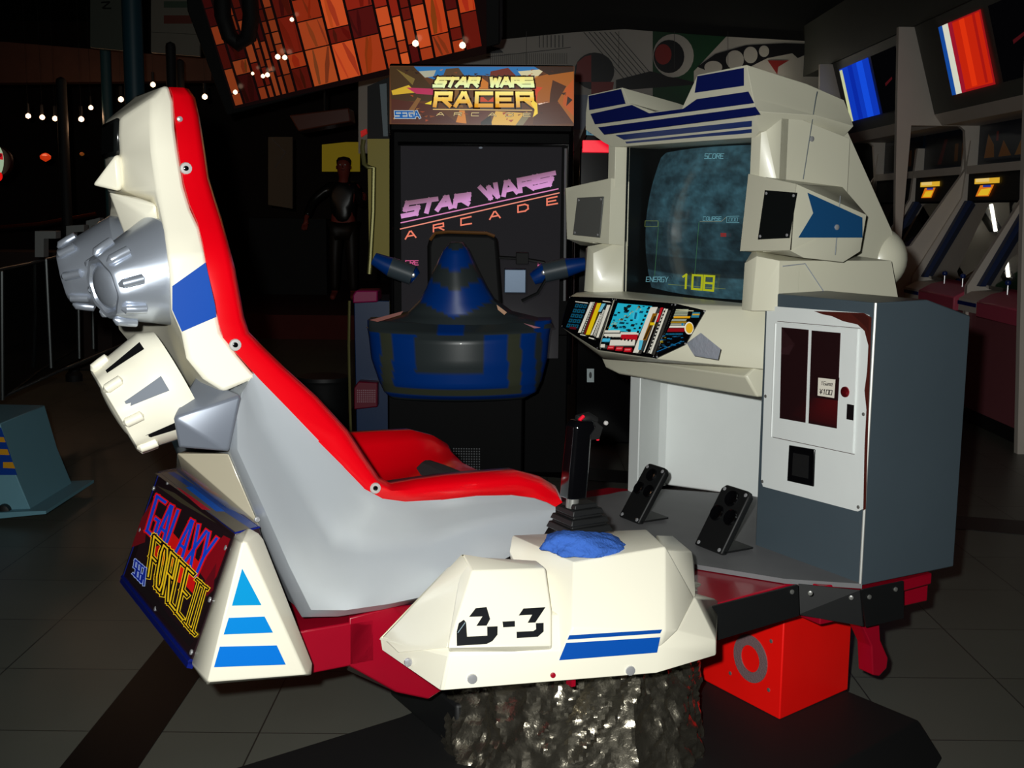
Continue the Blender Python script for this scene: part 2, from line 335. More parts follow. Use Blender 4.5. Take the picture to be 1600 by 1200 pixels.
# ---------------------------------------------------------------- support panel, pedals
pan = MB()
pl = [P(980, 768, z=.504), P(1000, 776, z=.504), P(1030, 757, z=.504), P(1060, 760, z=.504), P(1181, 778, z=.504), M(2.62, -2.45, .504)]
pts = [M(2.22, -3.05, .50), M(2.235, -2.98, .50), M(2.35, -3.0, .5), M(2.40, -2.9, .5), M(2.52, -2.5, .5), M(2.6, -2.5, .5), M(2.6, -3.1, .5), M(2.3, -3.12, .5)]
pts = [P(980, 768, z=.50), P(996, 775, z=.50), P(1033, 757, z=.50), P(1100, 766, z=.5), P(1181, 778, z=.50), M(2.60, -2.5, .5), M(2.66, -3.1, .5)]
pan.prism(pts, (0, 0, .46)).put('support_panel', white_paint, ride, bevel=.005)
def pedal(bl_, br_, v0, v1, top_l, top_r):
    A, B = P(*bl_, z=.508), P(*br_, z=.508); Tl = P(*top_l, v=UVZ(A)[1]); Tr = P(*top_r, v=UVZ(B)[1])
    Tm = (Tl+Tr)/2; Tl2 = M(UVZ(Tm)[0], UVZ(Tl)[1], Tm.z); Tr2 = M(UVZ(Tm)[0], UVZ(Tr)[1], Tm.z)
    au = (UVZ(A)[0]+UVZ(B)[0])/2; A = M(au, UVZ(A)[1], .508); B = M(au, UVZ(B)[1], .508)
    up = (Tl2-A).normalized(); sd = (B-A).normalized(); n = sd.cross(up); n = n if n.dot(EYE-A) > 0 else -n
    o = MB().prism([A, B, B+(Tr2-B)*.93, Tr2-sd*.012, Tl2+sd*.012, A+(Tl2-A)*.93], -n*.02).put('foot_pedal', black_rub, ride, bevel=.004)
    MB().prism([A+UD*.012, B+UD*.012, B+UD*.11, A+UD*.11], (0, 0, .005)).put('base_plate', black_rub, o)
    for x, y in ((.12, .05), (.88, .05), (.12, .93), (.88, .93)): screw('screw', A+(B-A)*x+(Tl2-A)*y, n, .006, chrome, o)
    for x, y in ((.5, .82), (.25, .55), (.75, .55)):
        c0 = A+(B-A)*x+(Tl2-A)*y; s_ = (B-A).length*.2
        rg = [[c0+n*h+(sd*math.cos(2*math.pi*i/20)+up*math.sin(2*math.pi*i/20))*r for i in range(20)] for r, h in ((s_*1.05, -.001), (s_*.95, .005), (s_*.8, .004), (s_*.1, .0015))]
        MB().loft(rg).put('grip_pad', black_gloss, o)
pedal((960, 807), (1003, 817), 0, 0, (1009, 723), (1044, 731))
pedal((1083, 850), (1128, 866), 0, 0, (1133, 756), (1171, 768))
# ---------------------------------------------------------------- seat: red bucket, cream back, silver hull
VN, VF, VC = -2.30, -2.94, -2.62
ST = [((299,138),(265,136),.02),((309,152),(270,149),.02),((316,182),(273,180),.02),((324,232),(279,237),.03),((331,279),(287,285),.04),((340,309),(296,318),.05),((351,342),(309,348),.05),((360,375),(317,380),.06),
 ((372,420),(325,425),.07),((381,467),(336,470),.08),((386,495),(342,505),.08),((394,520),(349,528),.09),((415,542),(372,555),.10),((451,577),(405,592),.11),((501,622),(450,638),.12),((549,674),(500,690),.13),
 ((578,718),(540,730),.14),((598,748),(572,763),.14),((618,759),(600,778),.13),((660,753),(637,783),.12),((703,747),(692,780),.12),((760,742),(745,774),.11),((813,738),(800,773),.09),((850,747),(835,778),.07),((875,762),(855,785),.05),((884,779),(868,792),.02)]
def atv(p, v): u, _, z = UVZ(p); return M(u, v, z)
rings = []; padpts = []
HY = [(136, .12), (200, .175), (240, .19), (290, .215), (340, .255), (405, .318), (480, .32), (2000, .32)]
def hw(y):
    if y <= 136: return .12
    for (a, b), (c, d) in zip(HY, HY[1:]):
        if y <= c: return b+(d-b)*(y-a)/(c-a)
for k_, (o, i, D) in enumerate(ST):
    VN = VC+hw(i[1]); O_ = P(*o, v=VN); I_ = P(*i, v=VN); dd = (I_-O_); L = dd.length; dd.normalize(); D = min(D, L*.8) if 8 <= k_ <= 14 else D; D2 = max(D, L*.9)+(.03 if k_ > 14 else .0)
    half = [(I_, VN), (O_+dd*.4*L, VN+.004), (O_+dd*.012, VN-.002), (O_, VN-.02), (O_, VN-.055), (O_+dd*.3*D, VN-.085), (O_+dd*.85*D, VN-.14), (O_+dd*D, VN-.22)]
    ring = [atv(p, v) for p, v in half]+[atv(O_+dd*D, VC)]+[atv(p, 2*VC-v) for p, v in reversed(half)]+[atv(O_+dd*D2, 2*VC-(VN-.16)), atv(O_+dd*D2, VN-.16)]
    rings.append(ring); padpts.append((O_+dd*D, dd))
bucket = MB().loft(rings).put('seat', red_plastic, ride, ang=60)
washer = mat('grey_washer', (176, 172, 170), .4)
for q in ((291, 263), (368, 539), (587, 763)):
    o = screw('bolt_washer', P(*q, v=VC+hw(q[1])+.006), VD, .0125, washer, bucket, .004)
    screw('bolt', P(*q, v=VC+hw(q[1])+.011), VD, .0055, black_gloss, bucket, .003)
screw('bolt', P(281, 186, v=VC+hw(186)+.004), VD, .006, chrome, bucket, .004)
cush = [P(606, 770, v=-2.77), P(632, 748, v=-2.77), P(664, 716, v=-2.77), P(700, 728, v=-2.77), P(740, 748, v=-2.77), P(700, 790, v=-2.77)]
prof = [UVZ(p) for p in cush]
fab = mat('black_seat_fabric', (34, 32, 34), .95, bump=.4, bscale=300)
MB().prism([M(u, -2.78, z) for u, v, z in prof], VD*.34).put('seat_cushion', fab, ride, bevel=.015)

# cream upper back shell
WS = [((264,133),(252,136),(240,143)),((272,160),(238,152),(188,184)),((274,200),(236,190),(187,212)),((279,237),(239,237),(189,240)),((288,292),(246,296),(192,298)),((299,328),(250,332),(238,318)),((313,358),(257,361),(243,352)),
 ((321,397),(262,400),(250,398)),((329,440),(266,440),(256,440)),((338,480),(268,484),(256,486)),((347,522),(284,520),(262,522)),((372,556),(292,560),(276,560)),((396,584),(318,592),(290,592)),((404,590),(350,612),(310,615))]
rings = []
for k_, (b, r, q) in enumerate(WS):
    VN = VC+hw(b[1]); VQ = min(VN-.02, VC+.08)
    B_ = P(*b, v=VN-.004); R_ = P(*r, v=VN-.004); Q_ = P(*q, v=VQ); m1 = B_+(R_-B_)*.5
    half = [(B_, VN-.004), (m1, VN-.001), (R_, VN-.004), (Q_, VQ)]
    rings.append([atv(p, v) for p, v in half]+[atv(p, 2*VC-v) for p, v in reversed(half)])
back = MB().loft(rings).put('back_shell', cream, ride, bevel=.008, ang=30)
n_, d_ = VD, VN-.001
art('blue_band', [('p', [(321, 410), (336, 478), (338, 495), (287, 517), (284, 518), (269, 484), (269, 447)], (0, 66, 158))], pxmap(n_, d_), VD, decal_mat, back, lift=.001)
# rear cap behind the head and pointed fin
VN = -2.30
MB().hull([p-UD*.014 for p in (P(190, 184, v=-2.545), P(190, 244, v=-2.545), P(168, 194, v=-2.675), P(167, 250, v=-2.675))]+[P(215, 190, v=-2.56), P(215, 240, v=-2.56), P(205, 190, v=-2.66), P(205, 240, v=-2.66)]).put('head_cap', dark_glass, ride, bevel=.01)
MB().hull([P(182, 240, v=-2.53), P(145, 289, v=-2.56), P(188, 299, v=-2.53), P(190, 240, v=-2.60), P(147, 290, v=-2.60), P(192, 298, v=-2.66), P(205, 260, v=-2.56)]).put('back_fin', cream, ride, bevel=.006)
MB().hull([P(170, 301, v=-2.52), P(218, 309, v=-2.47), P(214, 348, v=-2.47), P(194, 366, v=-2.52), P(243, 318, v=-2.42), P(244, 333, v=-2.42), P(226, 338, v=-2.44), P(180, 302, v=-2.7), P(204, 362, v=-2.7), P(250, 330, v=-2.6), P(262, 420, v=-2.55)]).put('back_fin', cream, ride, bevel=.006)
# rear spine linking shell to the engines (in shade)
MB().hull([P(262, 420, v=-2.45), P(285, 525, v=-2.42), P(300, 575, v=-2.42), P(250, 430, v=-2.75), P(262, 520, v=-2.75), P(300, 600, v=-2.5), P(330, 600, v=-2.5), P(330, 600, v=-2.8), P(330, 450, v=-2.6), P(238, 520, v=-2.86), P(262, 595, v=-2.84), P(300, 520, v=-2.86)]).put('engine_mount', cream, ride, bevel=.006)

# silver lower hull
SS = [((397,583),(376,617)),((405,592),(366,650)),((452,638),(361,707)),((500,690),(400,800)),((540,730),(440,895)),((572,763),(474,966)),((600,778),(530,965)),((637,783),(600,954)),((692,780),(672,938)),((745,774),(748,900)),((800,773),(806,868)),((835,778),(845,846)),((868,790),(868,806))]
rings = []
for k, (b, r) in enumerate(SS):
    B_ = P(*b, v=VN-.004); R_ = P(*r, v=VN-.004); wz = min(1, k/3)*min(1, (len(SS)-1-k)/3)
    half = [(B_+(R_-B_)*t, VN-.004+dv*wz) for t, dv in ((0, 0), (.12, .0), (.3, -.022), (.5, -.016), (.72, .008), (.92, .016))]+[(R_, VN-.012), (R_+ZD*.012, VN-.06)]
    dip = B_+(R_-B_)*(.45 if k > 2 else .2); dip = dip-ZD*.0
    rings.append([atv(p, v) for p, v in half]+[atv(p, 2*VC-v) for p, v in reversed(half)]+[atv(B_, 2*VC-(VN-.03)), atv(dip, 2*VC-(VN-.06)), atv(dip, VN-.06), atv(B_, VN-.03)])
hull_ = MB().loft(rings).put('lower_hull', silver, ride, ang=50)
# grey angular wing between hull and engines
grey_wing = mat('grey_wing_paint', (118, 124, 136), .38, metal=.3)
MB().hull([P(307, 589, v=-2.40), P(377, 617, v=-2.275), P(271, 653, v=-2.29), P(279, 699, v=-2.31), P(357, 705, v=-2.275), P(286, 621, v=-2.40), P(330, 600, v=-2.6), P(300, 690, v=-2.6), P(370, 690, v=-2.6)]).put('side_wing', grey_wing, ride, bevel=.005)
MB().hull([P(276, 708, v=-2.42), P(357, 709, v=-2.33), P(403, 818, v=-2.32), P(283, 733, v=-2.5), P(300, 700, v=-2.8), P(390, 800, v=-2.8), P(275, 735, v=-2.8), P(420, 850, v=-2.4)]).put('back_panel', mat('beige_panel', (168, 160, 140), .25, coat=.4), ride, bevel=.003)

# ---------------------------------------------------------------- four engine nozzles
def nozzle(cB, rB, cE, rE, m, name, lip, stripes=None, knobs=8, ph=0):
    ax = (cE-cB); L = ax.length; ax.normalize()
    fl = lambda f, t: 1+(.035*math.cos(2*math.pi*f*8) if t > L*.8 else 0)
    o = MB().rings(cB, ax, [(-.03, rB*.9), (0, rB), (L*.3, rB+(rE-rB)*.3), (L*.6, rB+(rE-rB)*.6), (L*.85, rB+(rE-rB)*.85), (L*.97, rE), (L, rE*.93), (L*.99, rE*.82), (L*.93, rE*.74)], 64, fl).put(name, m, ride, ang=35)
    MB().rings(cE-ax*L*.07, ax, [(0, rE*.72), (L*.05, rE*.66), (L*.09, rE*.5), (L*.11, rE*.25), (L*.115, .002)], 32).put('nozzle_core', lip, o)
    a = ax.orthogonal().normalized(); b = ax.cross(a)
    # pick reference so that angle 0 faces the near side
    a = (VD-ax*VD.dot(ax)).normalized(); b = ax.cross(a)
    for i in range(knobs):
        th = 2*math.pi*(i+ph)/knobs; d = a*math.cos(th)+b*math.sin(th)
        def on(t): return cB+ax*t+d*(rB+(rE-rB)*t/L)
        MB().tube([on(L*.62), on(L*.65)+d*.002, on(L*.78)+d*.003, on(L*.92)+d*.003, on(L*.97)], [.002, .010, .010, .010, .004], 10).put('rib', m, o)
    if stripes:
        for th0, wd, sm in stripes:
            V = []; Fs = []
            for k in range(7):
                t = L*(.05+.73*k/6); r = rB+(rE-rB)*t/L+.0012
                for s in (-1, 1):
                    th = th0+s*wd*(1-k/6*.55); V.append(cB+ax*t+(a*math.cos(th)+b*math.sin(th))*r)
                if k: Fs.append([2*k-2, 2*k-1, 2*k+1, 2*k])
            mk('stripe', V, Fs, sm, o)
    return o
stripe_blk, stripe_gry = mat('black_stripe', (12, 12, 14), .8, spec=.1), mat('grey_stripe', (110, 116, 126), .7)
nb = P(252, 425, v=-2.43); ne = P(160, 450, v=-2.395)
nozzle(nb, .112, ne, .062, silver_dark, 'engine_nozzle', silver_dark, ph=.1)
mir = lambda p: atv(p, 2*VC-UVZ(p)[1]+.02)
nozzle(mir(nb), .112, mir(ne), .062, silver_dark, 'engine_nozzle', silver_dark, ph=.1)
lb = P(258, 600, v=-2.43); le = P(178, 643, v=-2.44)
st = [(math.radians(-82), .10, stripe_gry), (math.radians(-34), .11, stripe_blk), (math.radians(14), .14, stripe_gry), (math.radians(62), .11, stripe_blk), (math.radians(-126), .1, stripe_gry)]
nozzle(lb, .118, le, .094, cream, 'engine_nozzle', cream, st, ph=-.1)

# ---------------------------------------------------------------- lit sign box behind the seat
TN, BN = P(367, 833, v=-2.26), P(298, 1034, v=-2.26); TF, BF = atv(TN, -2.88), atv(BN, -2.88)
KN = P(405, 824, v=-2.26); KF = atv(KN, -2.88); LN = atv(P(470, 1040, v=-2.26), -2.26); LF = atv(LN, -2.88)
sign = MB().loft([[TN, KN, LN, BN], [TF, KF, LF, BF]]).put('sign_box', mat('sign_box_dark', (40, 26, 30), .3, coat=.5), ride, bevel=.003)
n_, d_ = plane3(TN, BN, BF)
cx0, cy0, cs = 190, 730, .26683
Bk, Rd, Yl, Bl = (14, 8, 10), (208, 14, 26), (236, 196, 30), (18, 62, 190)
it = [('p', [(210, 100), (640, 395), (410, 1040), (50, 640)], (26, 14, 18)),
 ('p', [(210, 110), (310, 150), (560, 330), (350, 210)], (52, 46, 34)), ('p', [(420, 560), (520, 700), (560, 640), (640, 420), (600, 400), (470, 560)], (120, 8, 20)),
 ('p', [(180, 200), (120, 300), (60, 470), (140, 440), (150, 330)], (96, 14, 20)), ('p', [(300, 380), (460, 560), (420, 740), (330, 640), (220, 460)], (196, 18, 16)), ('p', [(480, 690), (560, 560), (540, 720), (500, 760)], (90, 10, 20)),
 ('c', 355, 610, 60, 70, (224, 30, 16)), ('c', 225, 520, 50, 60, (190, 24, 14)),
 ('p', [(60, 560), (100, 590), (280, 870), (430, 1020), (400, 1050), (50, 660)], (20, 14, 16)),
 ('t', 'GALAXY', [(212, 172), (560, 420), (455, 660), (152, 372)], 34, Rd), ('t', 'GALAXY', [(212, 172), (560, 420), (455, 660), (152, 372)], 17, Bl),
 ('t', 'FORCE', [(195, 405), (425, 625), (360, 890), (160, 640)], 36, Yl), ('t', 'FORCE', [(195, 405), (425, 625), (360, 890), (160, 640)], 27, (20, 14, 12)), ('t', 'FORCE', [(195, 405), (425, 625), (360, 890), (160, 640)], 9, Yl),
 ('t', 'I', [(440, 655), (480, 690), (405, 950), (365, 900)], 30, Yl, .2), ('t', 'I', [(475, 690), (512, 715), (440, 985), (400, 945)], 30, Yl, .2),
 ('t', 'I', [(440, 655), (480, 690), (405, 950), (365, 900)], 21, (20, 14, 12), .2), ('t', 'I', [(475, 690), (512, 715), (440, 985), (400, 945)], 21, (20, 14, 12), .2),
 ('t', 'I', [(440, 655), (480, 690), (405, 950), (365, 900)], 5, Yl, .2), ('t', 'I', [(475, 690), (512, 715), (440, 985), (400, 945)], 5, Yl, .2),
 ('t', 'SEGA', [(85, 545), (150, 600), (135, 690), (72, 625)], 17, (150, 170, 220)), ('t', 'SEGA', [(85, 545), (150, 600), (135, 690), (72, 625)], 9, (20, 40, 140))]
art('sign_graphics', it, pxmap(n_, d_, cx0, cy0, cs), n_, art_mat('lit_sign_graphics', .35, .5, spec=.2), sign)
n2, d2 = plane3(TN, KN, KF)
art('sign_top_graphics', [('p', [(242, 740), (277, 737), (404, 823), (368, 832)], (96, 90, 82)), ('p', [(262, 739), (272, 738), (404, 823), (390, 826), (352, 801)], (40, 70, 140)), ('p', [(276, 762), (283, 765), (330, 798), (316, 797)], (190, 30, 46)), ('p', [(290, 762), (300, 761), (352, 800), (338, 800)], (24, 90, 190))], pxmap(n2, d2), n2, decal_mat, sign, lift=.001)
be = mat('blue_acrylic_edge', (16, 28, 110), .2, coat=.6)
for a, b, r in ((BN, BF, .006), (TN, TF, .0012), (TF, BF, .001), (KN, KF, .002), (TN, KN, .002)): MB().tube([a, b], r, 6).put('acrylic_edge', be, sign)
# clear front lip below the sign
MB().prism([BN+n_*.004, BF+n_*.004, BF+n_*.004-(TF-BF)*.05, BN+n_*.004-(TN-BN)*.05], -n_*.012).put('blue_lip', be, sign)
MB().prism([P(195, 914, v=-2.9), P(199, 914, v=-2.9), P(213, 932, v=-2.89), P(210, 936, v=-2.89)], VD*-.01).put('cable_clip', white_paint, sign)
for q in ((262, 754), (240, 763), (219, 828), (353, 856), (328, 937), (243, 951), (299, 1019)): screw('screw', PL(*q, n_, d_)+n_*.001, n_, .006, chrome, sign)
for q in ((402, 812),): screw('screw', P(*q, v=-2.30), VD, .006, chrome, sign)
# cream triangular end caps
def endcap(vo, vi, face):
    q_ = lambda x, y, v: P(x, y, v=v)
    out = [q_(366, 837, -2.255), q_(299, 1037, -2.255), q_(322, 1070, -2.20), q_(487, 1055, -2.20), q_(488, 1036, -2.20), q_(412, 843, -2.22), q_(404, 833, -2.22), q_(374, 836, -2.22), atv(q_(404, 836, -2.2), -2.26), atv(q_(480, 1040, -2.2), -2.26), atv(q_(322, 1068, -2.2), -2.26)]
    inn = [q_(378, 846, -2.152), q_(386, 848, -2.152), q_(478, 1054, -2.152), q_(324, 1066, -2.152)]
    side = []
    return MB().hull([*out, *inn, *side]).put('end_cap', cream, ride, bevel=.008, seg=3)
cap = endcap(-2.15, -2.26, 1)
MB().prism([p for p in (TF, KF, LF, BF)], VD*-.012).put('acrylic_side', mat('clear_side', (50, 50, 60), .1, coat=1), ride)
art('stripes', [('p', [(378, 888), (408, 945), (362, 946)], (0, 140, 200)), ('p', [(357, 965), (413, 963), (426, 988), (349, 991)], (0, 126, 205)), ('p', [(343, 1010), (432, 1008), (446, 1038), (334, 1042)], (0, 110, 205))], pxmap(VD, -2.149), VD, decal_mat, cap, lift=.0015)
# ---------------------------------------------------------------- armrest pod with joystick
NP = (VD-UD*.3); NPl = NP.length; NPn = NP/NPl; D0 = -2.283/NPl
def A_(x, y, off=0): return PL(x, y, NPn, D0-off)
def low(p, z): return Vector((p.x, p.y, z))
arm = MB()
skb = [A_(689, 1079, 0), A_(1025, 1052, 0), A_(1119, 1024, .05), A_(1119, 1000, .055), A_(596, 1015, .20), A_(596, 996, .20)]
# skirt + lower body
arm.hull([A_(689, 1079, 0), A_(1025, 1052, 0), A_(702, 1023, .004), A_(871, 1031, .0), A_(1030, 1010, .0), A_(596, 1015, .20), A_(596, 997, .20), A_(1119, 1024, .05), A_(1119, 1000, .055), A_(1087, 934, .12), A_(1059, 985, .03),
          low(A_(1119, 1024, .3), .5), low(A_(689, 1079, .35), .5), low(A_(700, 1000, .3), .62), A_(700, 940, .12), A_(1080, 925, .2), A_(870, 960, .05)])
# left sloping wing
arm.hull([A_(596, 997, .20), A_(723, 869, .13), A_(738, 891, .07), A_(738, 934, .07), A_(699, 1012, .012), A_(620, 1020, .14), A_(723, 869, .2), low(A_(723, 900, .3), .6), A_(850, 1000, .1)])
# box with the number on it
BXN, BXD = plane3(A_(738, 934, .035), A_(862, 955, .03), A_(862, 1009, -.008))
B_ = lambda x, y: PL(x, y, BXN, BXD)
arm.hull([A_(723, 869, .13), B_(738, 891), B_(852, 887), A_(838, 876, .13), B_(738, 934), B_(862, 955), B_(862, 1009), B_(699, 1012), A_(702, 1023, .03), A_(862, 1022, .02), low(A_(723, 869, .25), .6), low(A_(850, 880, .25), .6)])
# raised deck
arm.hull([A_(800, 836, .29), A_(796, 861, .26), A_(896, 878, .09), A_(1040, 854, .11), A_(1010, 827, .30), A_(894, 981, .0), A_(872, 1030, -.002), A_(1040, 985, -.0), A_(1059, 985, .02), A_(1033, 1010, .0), A_(1085, 935, .12), low(A_(800, 870, .3), .6), low(A_(1010, 870, .35), .6)])
arm.hull([A_(1025, 836, .28), A_(1051, 837, .30), A_(1081, 862, .23), A_(1087, 934, .14), A_(1040, 858, .12), A_(1059, 985, .06), low(A_(1025, 850, .3), .6), low(A_(1085, 880, .28), .6)])
armo = arm.put('armrest', cream, ride, bevel=.004, seg=3)
# number and stripes
def amap(off): return lambda x, y: PL(x, y, NPn, D0-off)
bx_n, bx_d = plane3(A_(738, 934, .035), A_(862, 955, .03), A_(862, 1009, -.008))
z5 = lambda l: [(560+x*.375, 760+y*.375) for x, y in l]
z6 = lambda l: [(700+x*.1, 930+y*.1) for x, y in l]
ink = (14, 16, 20)
num = [('p', z6([(325, 342), (430, 205), (600, 188), (655, 375), (600, 478), (440, 482), (535, 335)]), ink),
       ('p', z6([(135, 795), (132, 570), (165, 440), (245, 385), (280, 430), (295, 650), (610, 635), (608, 495), (772, 488), (770, 620), (690, 720), (600, 765)]), ink),
       ('l', z6([(150, 590), (265, 430)]), 1.2, (130, 150, 160)),
       ('p', z6([(848, 415), (1040, 405), (1042, 495), (858, 505)]), ink),
       ('p', z6([(1100, 320), (1175, 210), (1520, 190), (1360, 430), (1240, 435), (1310, 308)]), ink),
       ('p', z6([(1068, 575), (1330, 562), (1372, 535), (1368, 440), (1490, 435), (1490, 570), (1400, 652), (1070, 675)]), ink)]
art('number_decal', num, pxmap(bx_n, bx_d), bx_n, decal_mat, armo, lift=.0015)
rp_n, rp_d = plane3(A_(894, 981, .0), A_(872, 1030, -.002), A_(1040, 985, 0))
art('stripes', [('p', [(889, 992), (1034, 983), (1031, 989), (886, 999)], (0, 66, 150)), ('p', [(884, 1004), (1031, 995), (1026, 1019), (873, 1031)], (0, 72, 160))], pxmap(rp_n, rp_d), rp_n, decal_mat, armo, lift=.0025)
for q, r, mm in (((738, 1061), .011, chrome), ((985, 1048), .011, chrome), ((638, 1035), .009, chrome), ((864, 1055), .006, maroon)):
    o = screw('screw', A_(*q, -.0005 if q[0] != 638 else .095), NPn, r, mm, armo, .004)
# joystick: stacked rubber boot, steel stem, square black grip
VJ = -2.075
jb = P(905, 826, v=VJ); ju = UD
def sq(c, a, b, h, rot=0.0): return [c+(UD*x*a+VD*y*b)+ZD*h for x, y in ((-1, -1), (1, -1), (1, 1), (-1, 1))]
boot = MB()
for k, (a, h0, h1) in enumerate(((.052, .0, .014), (.044, .014, .020), (.046, .020, .032), (.036, .032, .038), (.038, .038, .050), (.028, .050, .060))):
    boot.loft([sq(jb, a*1.05, a*.95, h0), sq(jb, a*.95, a*.86, h1)])
boot.put('joystick_boot', black_rub, ride, bevel=.002)
js = P(894, 790, v=VJ); jt = P(904, 678, v=VJ); jax = (jt-js).normalized()
MB().tube([js-jax*.02, js+jax*.03], .014, 16).put('joystick_stem', steel, ride)
g0 = js+jax*.018; side = VD*1.0; fwd = jax.cross(side).normalized()
def gq(t, a, b, o=0): c = g0+jax*t+fwd*o; return [c+side*x*a+fwd*y*b for x, y in ((-1, -.7), (-.7, -1), (.7, -1), (1, -.7), (1, .7), (.7, 1), (-.7, 1), (-1, .7))]
grip = MB().loft([gq(0, .022, .024), gq(.06, .022, .024), gq(.14, .021, .023), gq(.155, .023, .029, .004), gq(.168, .016, .022, .006)]).put('joystick_grip', black_gloss, ride, bevel=.002)
MB().loft([[g0+jax*t+side*x*.016+UD*(.02+dx) for x, dx in ((-1, 0), (1, 0), (1, d), (-1, d))] for t, d in ((.125, .025), (.15, .032), (.165, .012))]).put('grip_head', black_matte, grip, bevel=.002)
for q in ((903, 700), (898, 755)): screw('screw', P(*q, v=VJ+.018), VD, .0055, washer, grip, .003)
redt = mat('red_button', (214, 20, 44), .35)
MB().tube([P(934, 676, v=VJ+.01), P(934, 688, v=VJ+.01)], .0035, 8).put('trigger', redt, grip)
MB().tube([P(905, 657, v=VJ+.01), P(912, 650, v=VJ+.01)], .004, 8).put('fire_button', redt, grip)
MB().tube([P(905, 668, v=VJ-.01), P(907, 655, v=VJ-.01), P(918, 652, v=VJ-.01), P(930, 658, v=VJ-.01)], [.014, .014, .012, .010], 10).put('grip_head', black_matte, grip)
screw('hat_switch', P(947, 661, v=VJ), VD, .005, washer, grip, .004)
# blue towel stuffed round the joystick base: lies on the pod, a thing of its own
bm = bmesh.new(); bmesh.ops.create_icosphere(bm, subdivisions=5, radius=1)
c0 = P(917, 856, v=VJ+.035)
for v in bm.verts:
    p = v.co.copy(); k = 1+.16*mnoise.noise(p*1.7+Vector((4, 2, 1)))+.07*mnoise.noise(p*4.5)+.03*mnoise.noise(p*11)
    zz = max(p.z, -.1)*.030*k*(1.15-.25*p.x)
    v.co = c0+UD*p.x*.104*k+VD*p.y*.066*k+ZD*(zz*1.15-.012*p.x)
V = [v.co.copy() for v in bm.verts]; Fs = [[v.index for v in f.verts] for f in bm.faces]; bm.free()
tw = mk('towel', V, Fs, cloth_blue, None, ang=80); tag(tw, 'crumpled blue towel stuffed around the base of the black joystick', 'towel')
# ---------------------------------------------------------------- monitor hood
WC = -2.78
def W(u, w_, z): return M(u, WC+w_, z)
hood = MB()
for s in (-1, 1):
    # upper leg and side wall
    hood.hull([W(2.15, s*.315, z) for z in (1.47, 1.66)]+[W(2.15, s*.352, z) for z in (1.47, 1.66)]+[W(2.19, s*.385, z) for z in (1.46, 1.66)]+[W(2.2, s*.308, z) for z in (1.47, 1.66)]+[W(2.215, s*.385, z) for z in (1.46, 1.66)])
    hood.hull([W(2.19, s*.385, 1.46), W(2.44, s*.385, 1.44), W(2.19, s*.385, 1.66), W(2.44, s*.385, 1.60), W(2.21, s*.368, 1.46), W(2.44, s*.368, 1.44), W(2.21, s*.368, 1.66), W(2.44, s*.368, 1.60)])
    # bulging pod beside the screen
    hood.hull([W(2.13, s*.31, 1.295), W(2.11, s*.52, 1.305), W(2.11, s*.535, 1.47), W(2.14, s*.32, 1.50), W(2.2, s*.307, 1.29), W(2.2, s*.307, 1.49), W(2.22, s*.5, 1.285), W(2.22, s*.5, 1.45)])
    hood.hull([W(2.11, s*.52, 1.305), W(2.11, s*.535, 1.47), W(2.13, s*.40, 1.49), W(2.13, s*.40, 1.295), W(2.36, s*.535, 1.395), W(2.36, s*.52, 1.30), W(2.30, s*.52, 1.272), W(2.16, s*.52, 1.285), W(2.40, s*.49, 1.40), W(2.40, s*.48, 1.30), W(2.42, s*.385, 1.47), W(2.42, s*.385, 1.28)])
    # lower leg
    hood.hull([W(2.105, s*.36, 1.265), W(2.10, s*.40, 1.142), W(2.11, s*.40, 1.285), W(2.105, s*.355, 1.142), W(2.19, s*.305, 1.31), W(2.18, s*.305, 1.13), W(2.14, s*.455, 1.275), W(2.14, s*.455, 1.145), W(2.21, s*.455, 1.275), W(2.21, s*.455, 1.145), W(2.2, s*.307, 1.29), W(2.2, s*.307, 1.13)])
    hood.hull([W(2.14, s*.455, 1.275), W(2.14, s*.455, 1.145), W(2.55, s*.455, 1.27), W(2.6, s*.455, 1.12), W(2.16, s*.385, 1.29), W(2.16, s*.385, 1.145), W(2.5, s*.385, 1.28), W(2.6, s*.385, 1.12)])
# visor with notch
prof = [(-.385, 1.755), (-.20, 1.763), (-.165, 1.716), (-.035, 1.682), (.09, 1.682), (.155, 1.768), (.355, 1.775), (.385, 1.69), (.395, 1.655), (.36, 1.61), (.33, 1.595), (-.33, 1.595), (-.36, 1.61), (-.395, 1.65), (-.395, 1.70)]
def uf(z): return 2.15-.06*min(1, max(0, (z-1.60)/.05))
hood.loft([[W(uf(z), a, z) for a, z in prof], [W(2.30, a, z-.035 if z > 1.66 else z) for a, z in prof], [W(2.44, a, 1.60+(z-1.60)*.6 if z > 1.60 else z) for a, z in prof]])
# rear wedge and back
hood.hull([W(2.43, s*.36, z) for s in (-1, 1) for z in (1.655, 1.13)]+[W(2.49, s*.355, 1.56) for s in (-1, 1)]+[W(2.66, s*.35, 1.35) for s in (-1, 1)]+[W(2.72, s*.33, 1.24) for s in (-1, 1)]+[W(2.66, s*.33, 1.12) for s in (-1, 1)])
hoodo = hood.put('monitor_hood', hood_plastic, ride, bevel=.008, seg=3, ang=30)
# rounded tail bulge
bm = bmesh.new(); bmesh.ops.create_uvsphere(bm, u_segments=32, v_segments=16, radius=1); c0 = P(1366, 404, v=-2.50)
V = [c0+UD*v.co.x*.085+VD*v.co.y*.10+ZD*v.co.z*.095 for v in bm.verts]; Fs = [[v.index for v in f.verts] for f in bm.faces]; bm.free()
mk('tail_bulge', V, Fs, hood_plastic, hoodo)
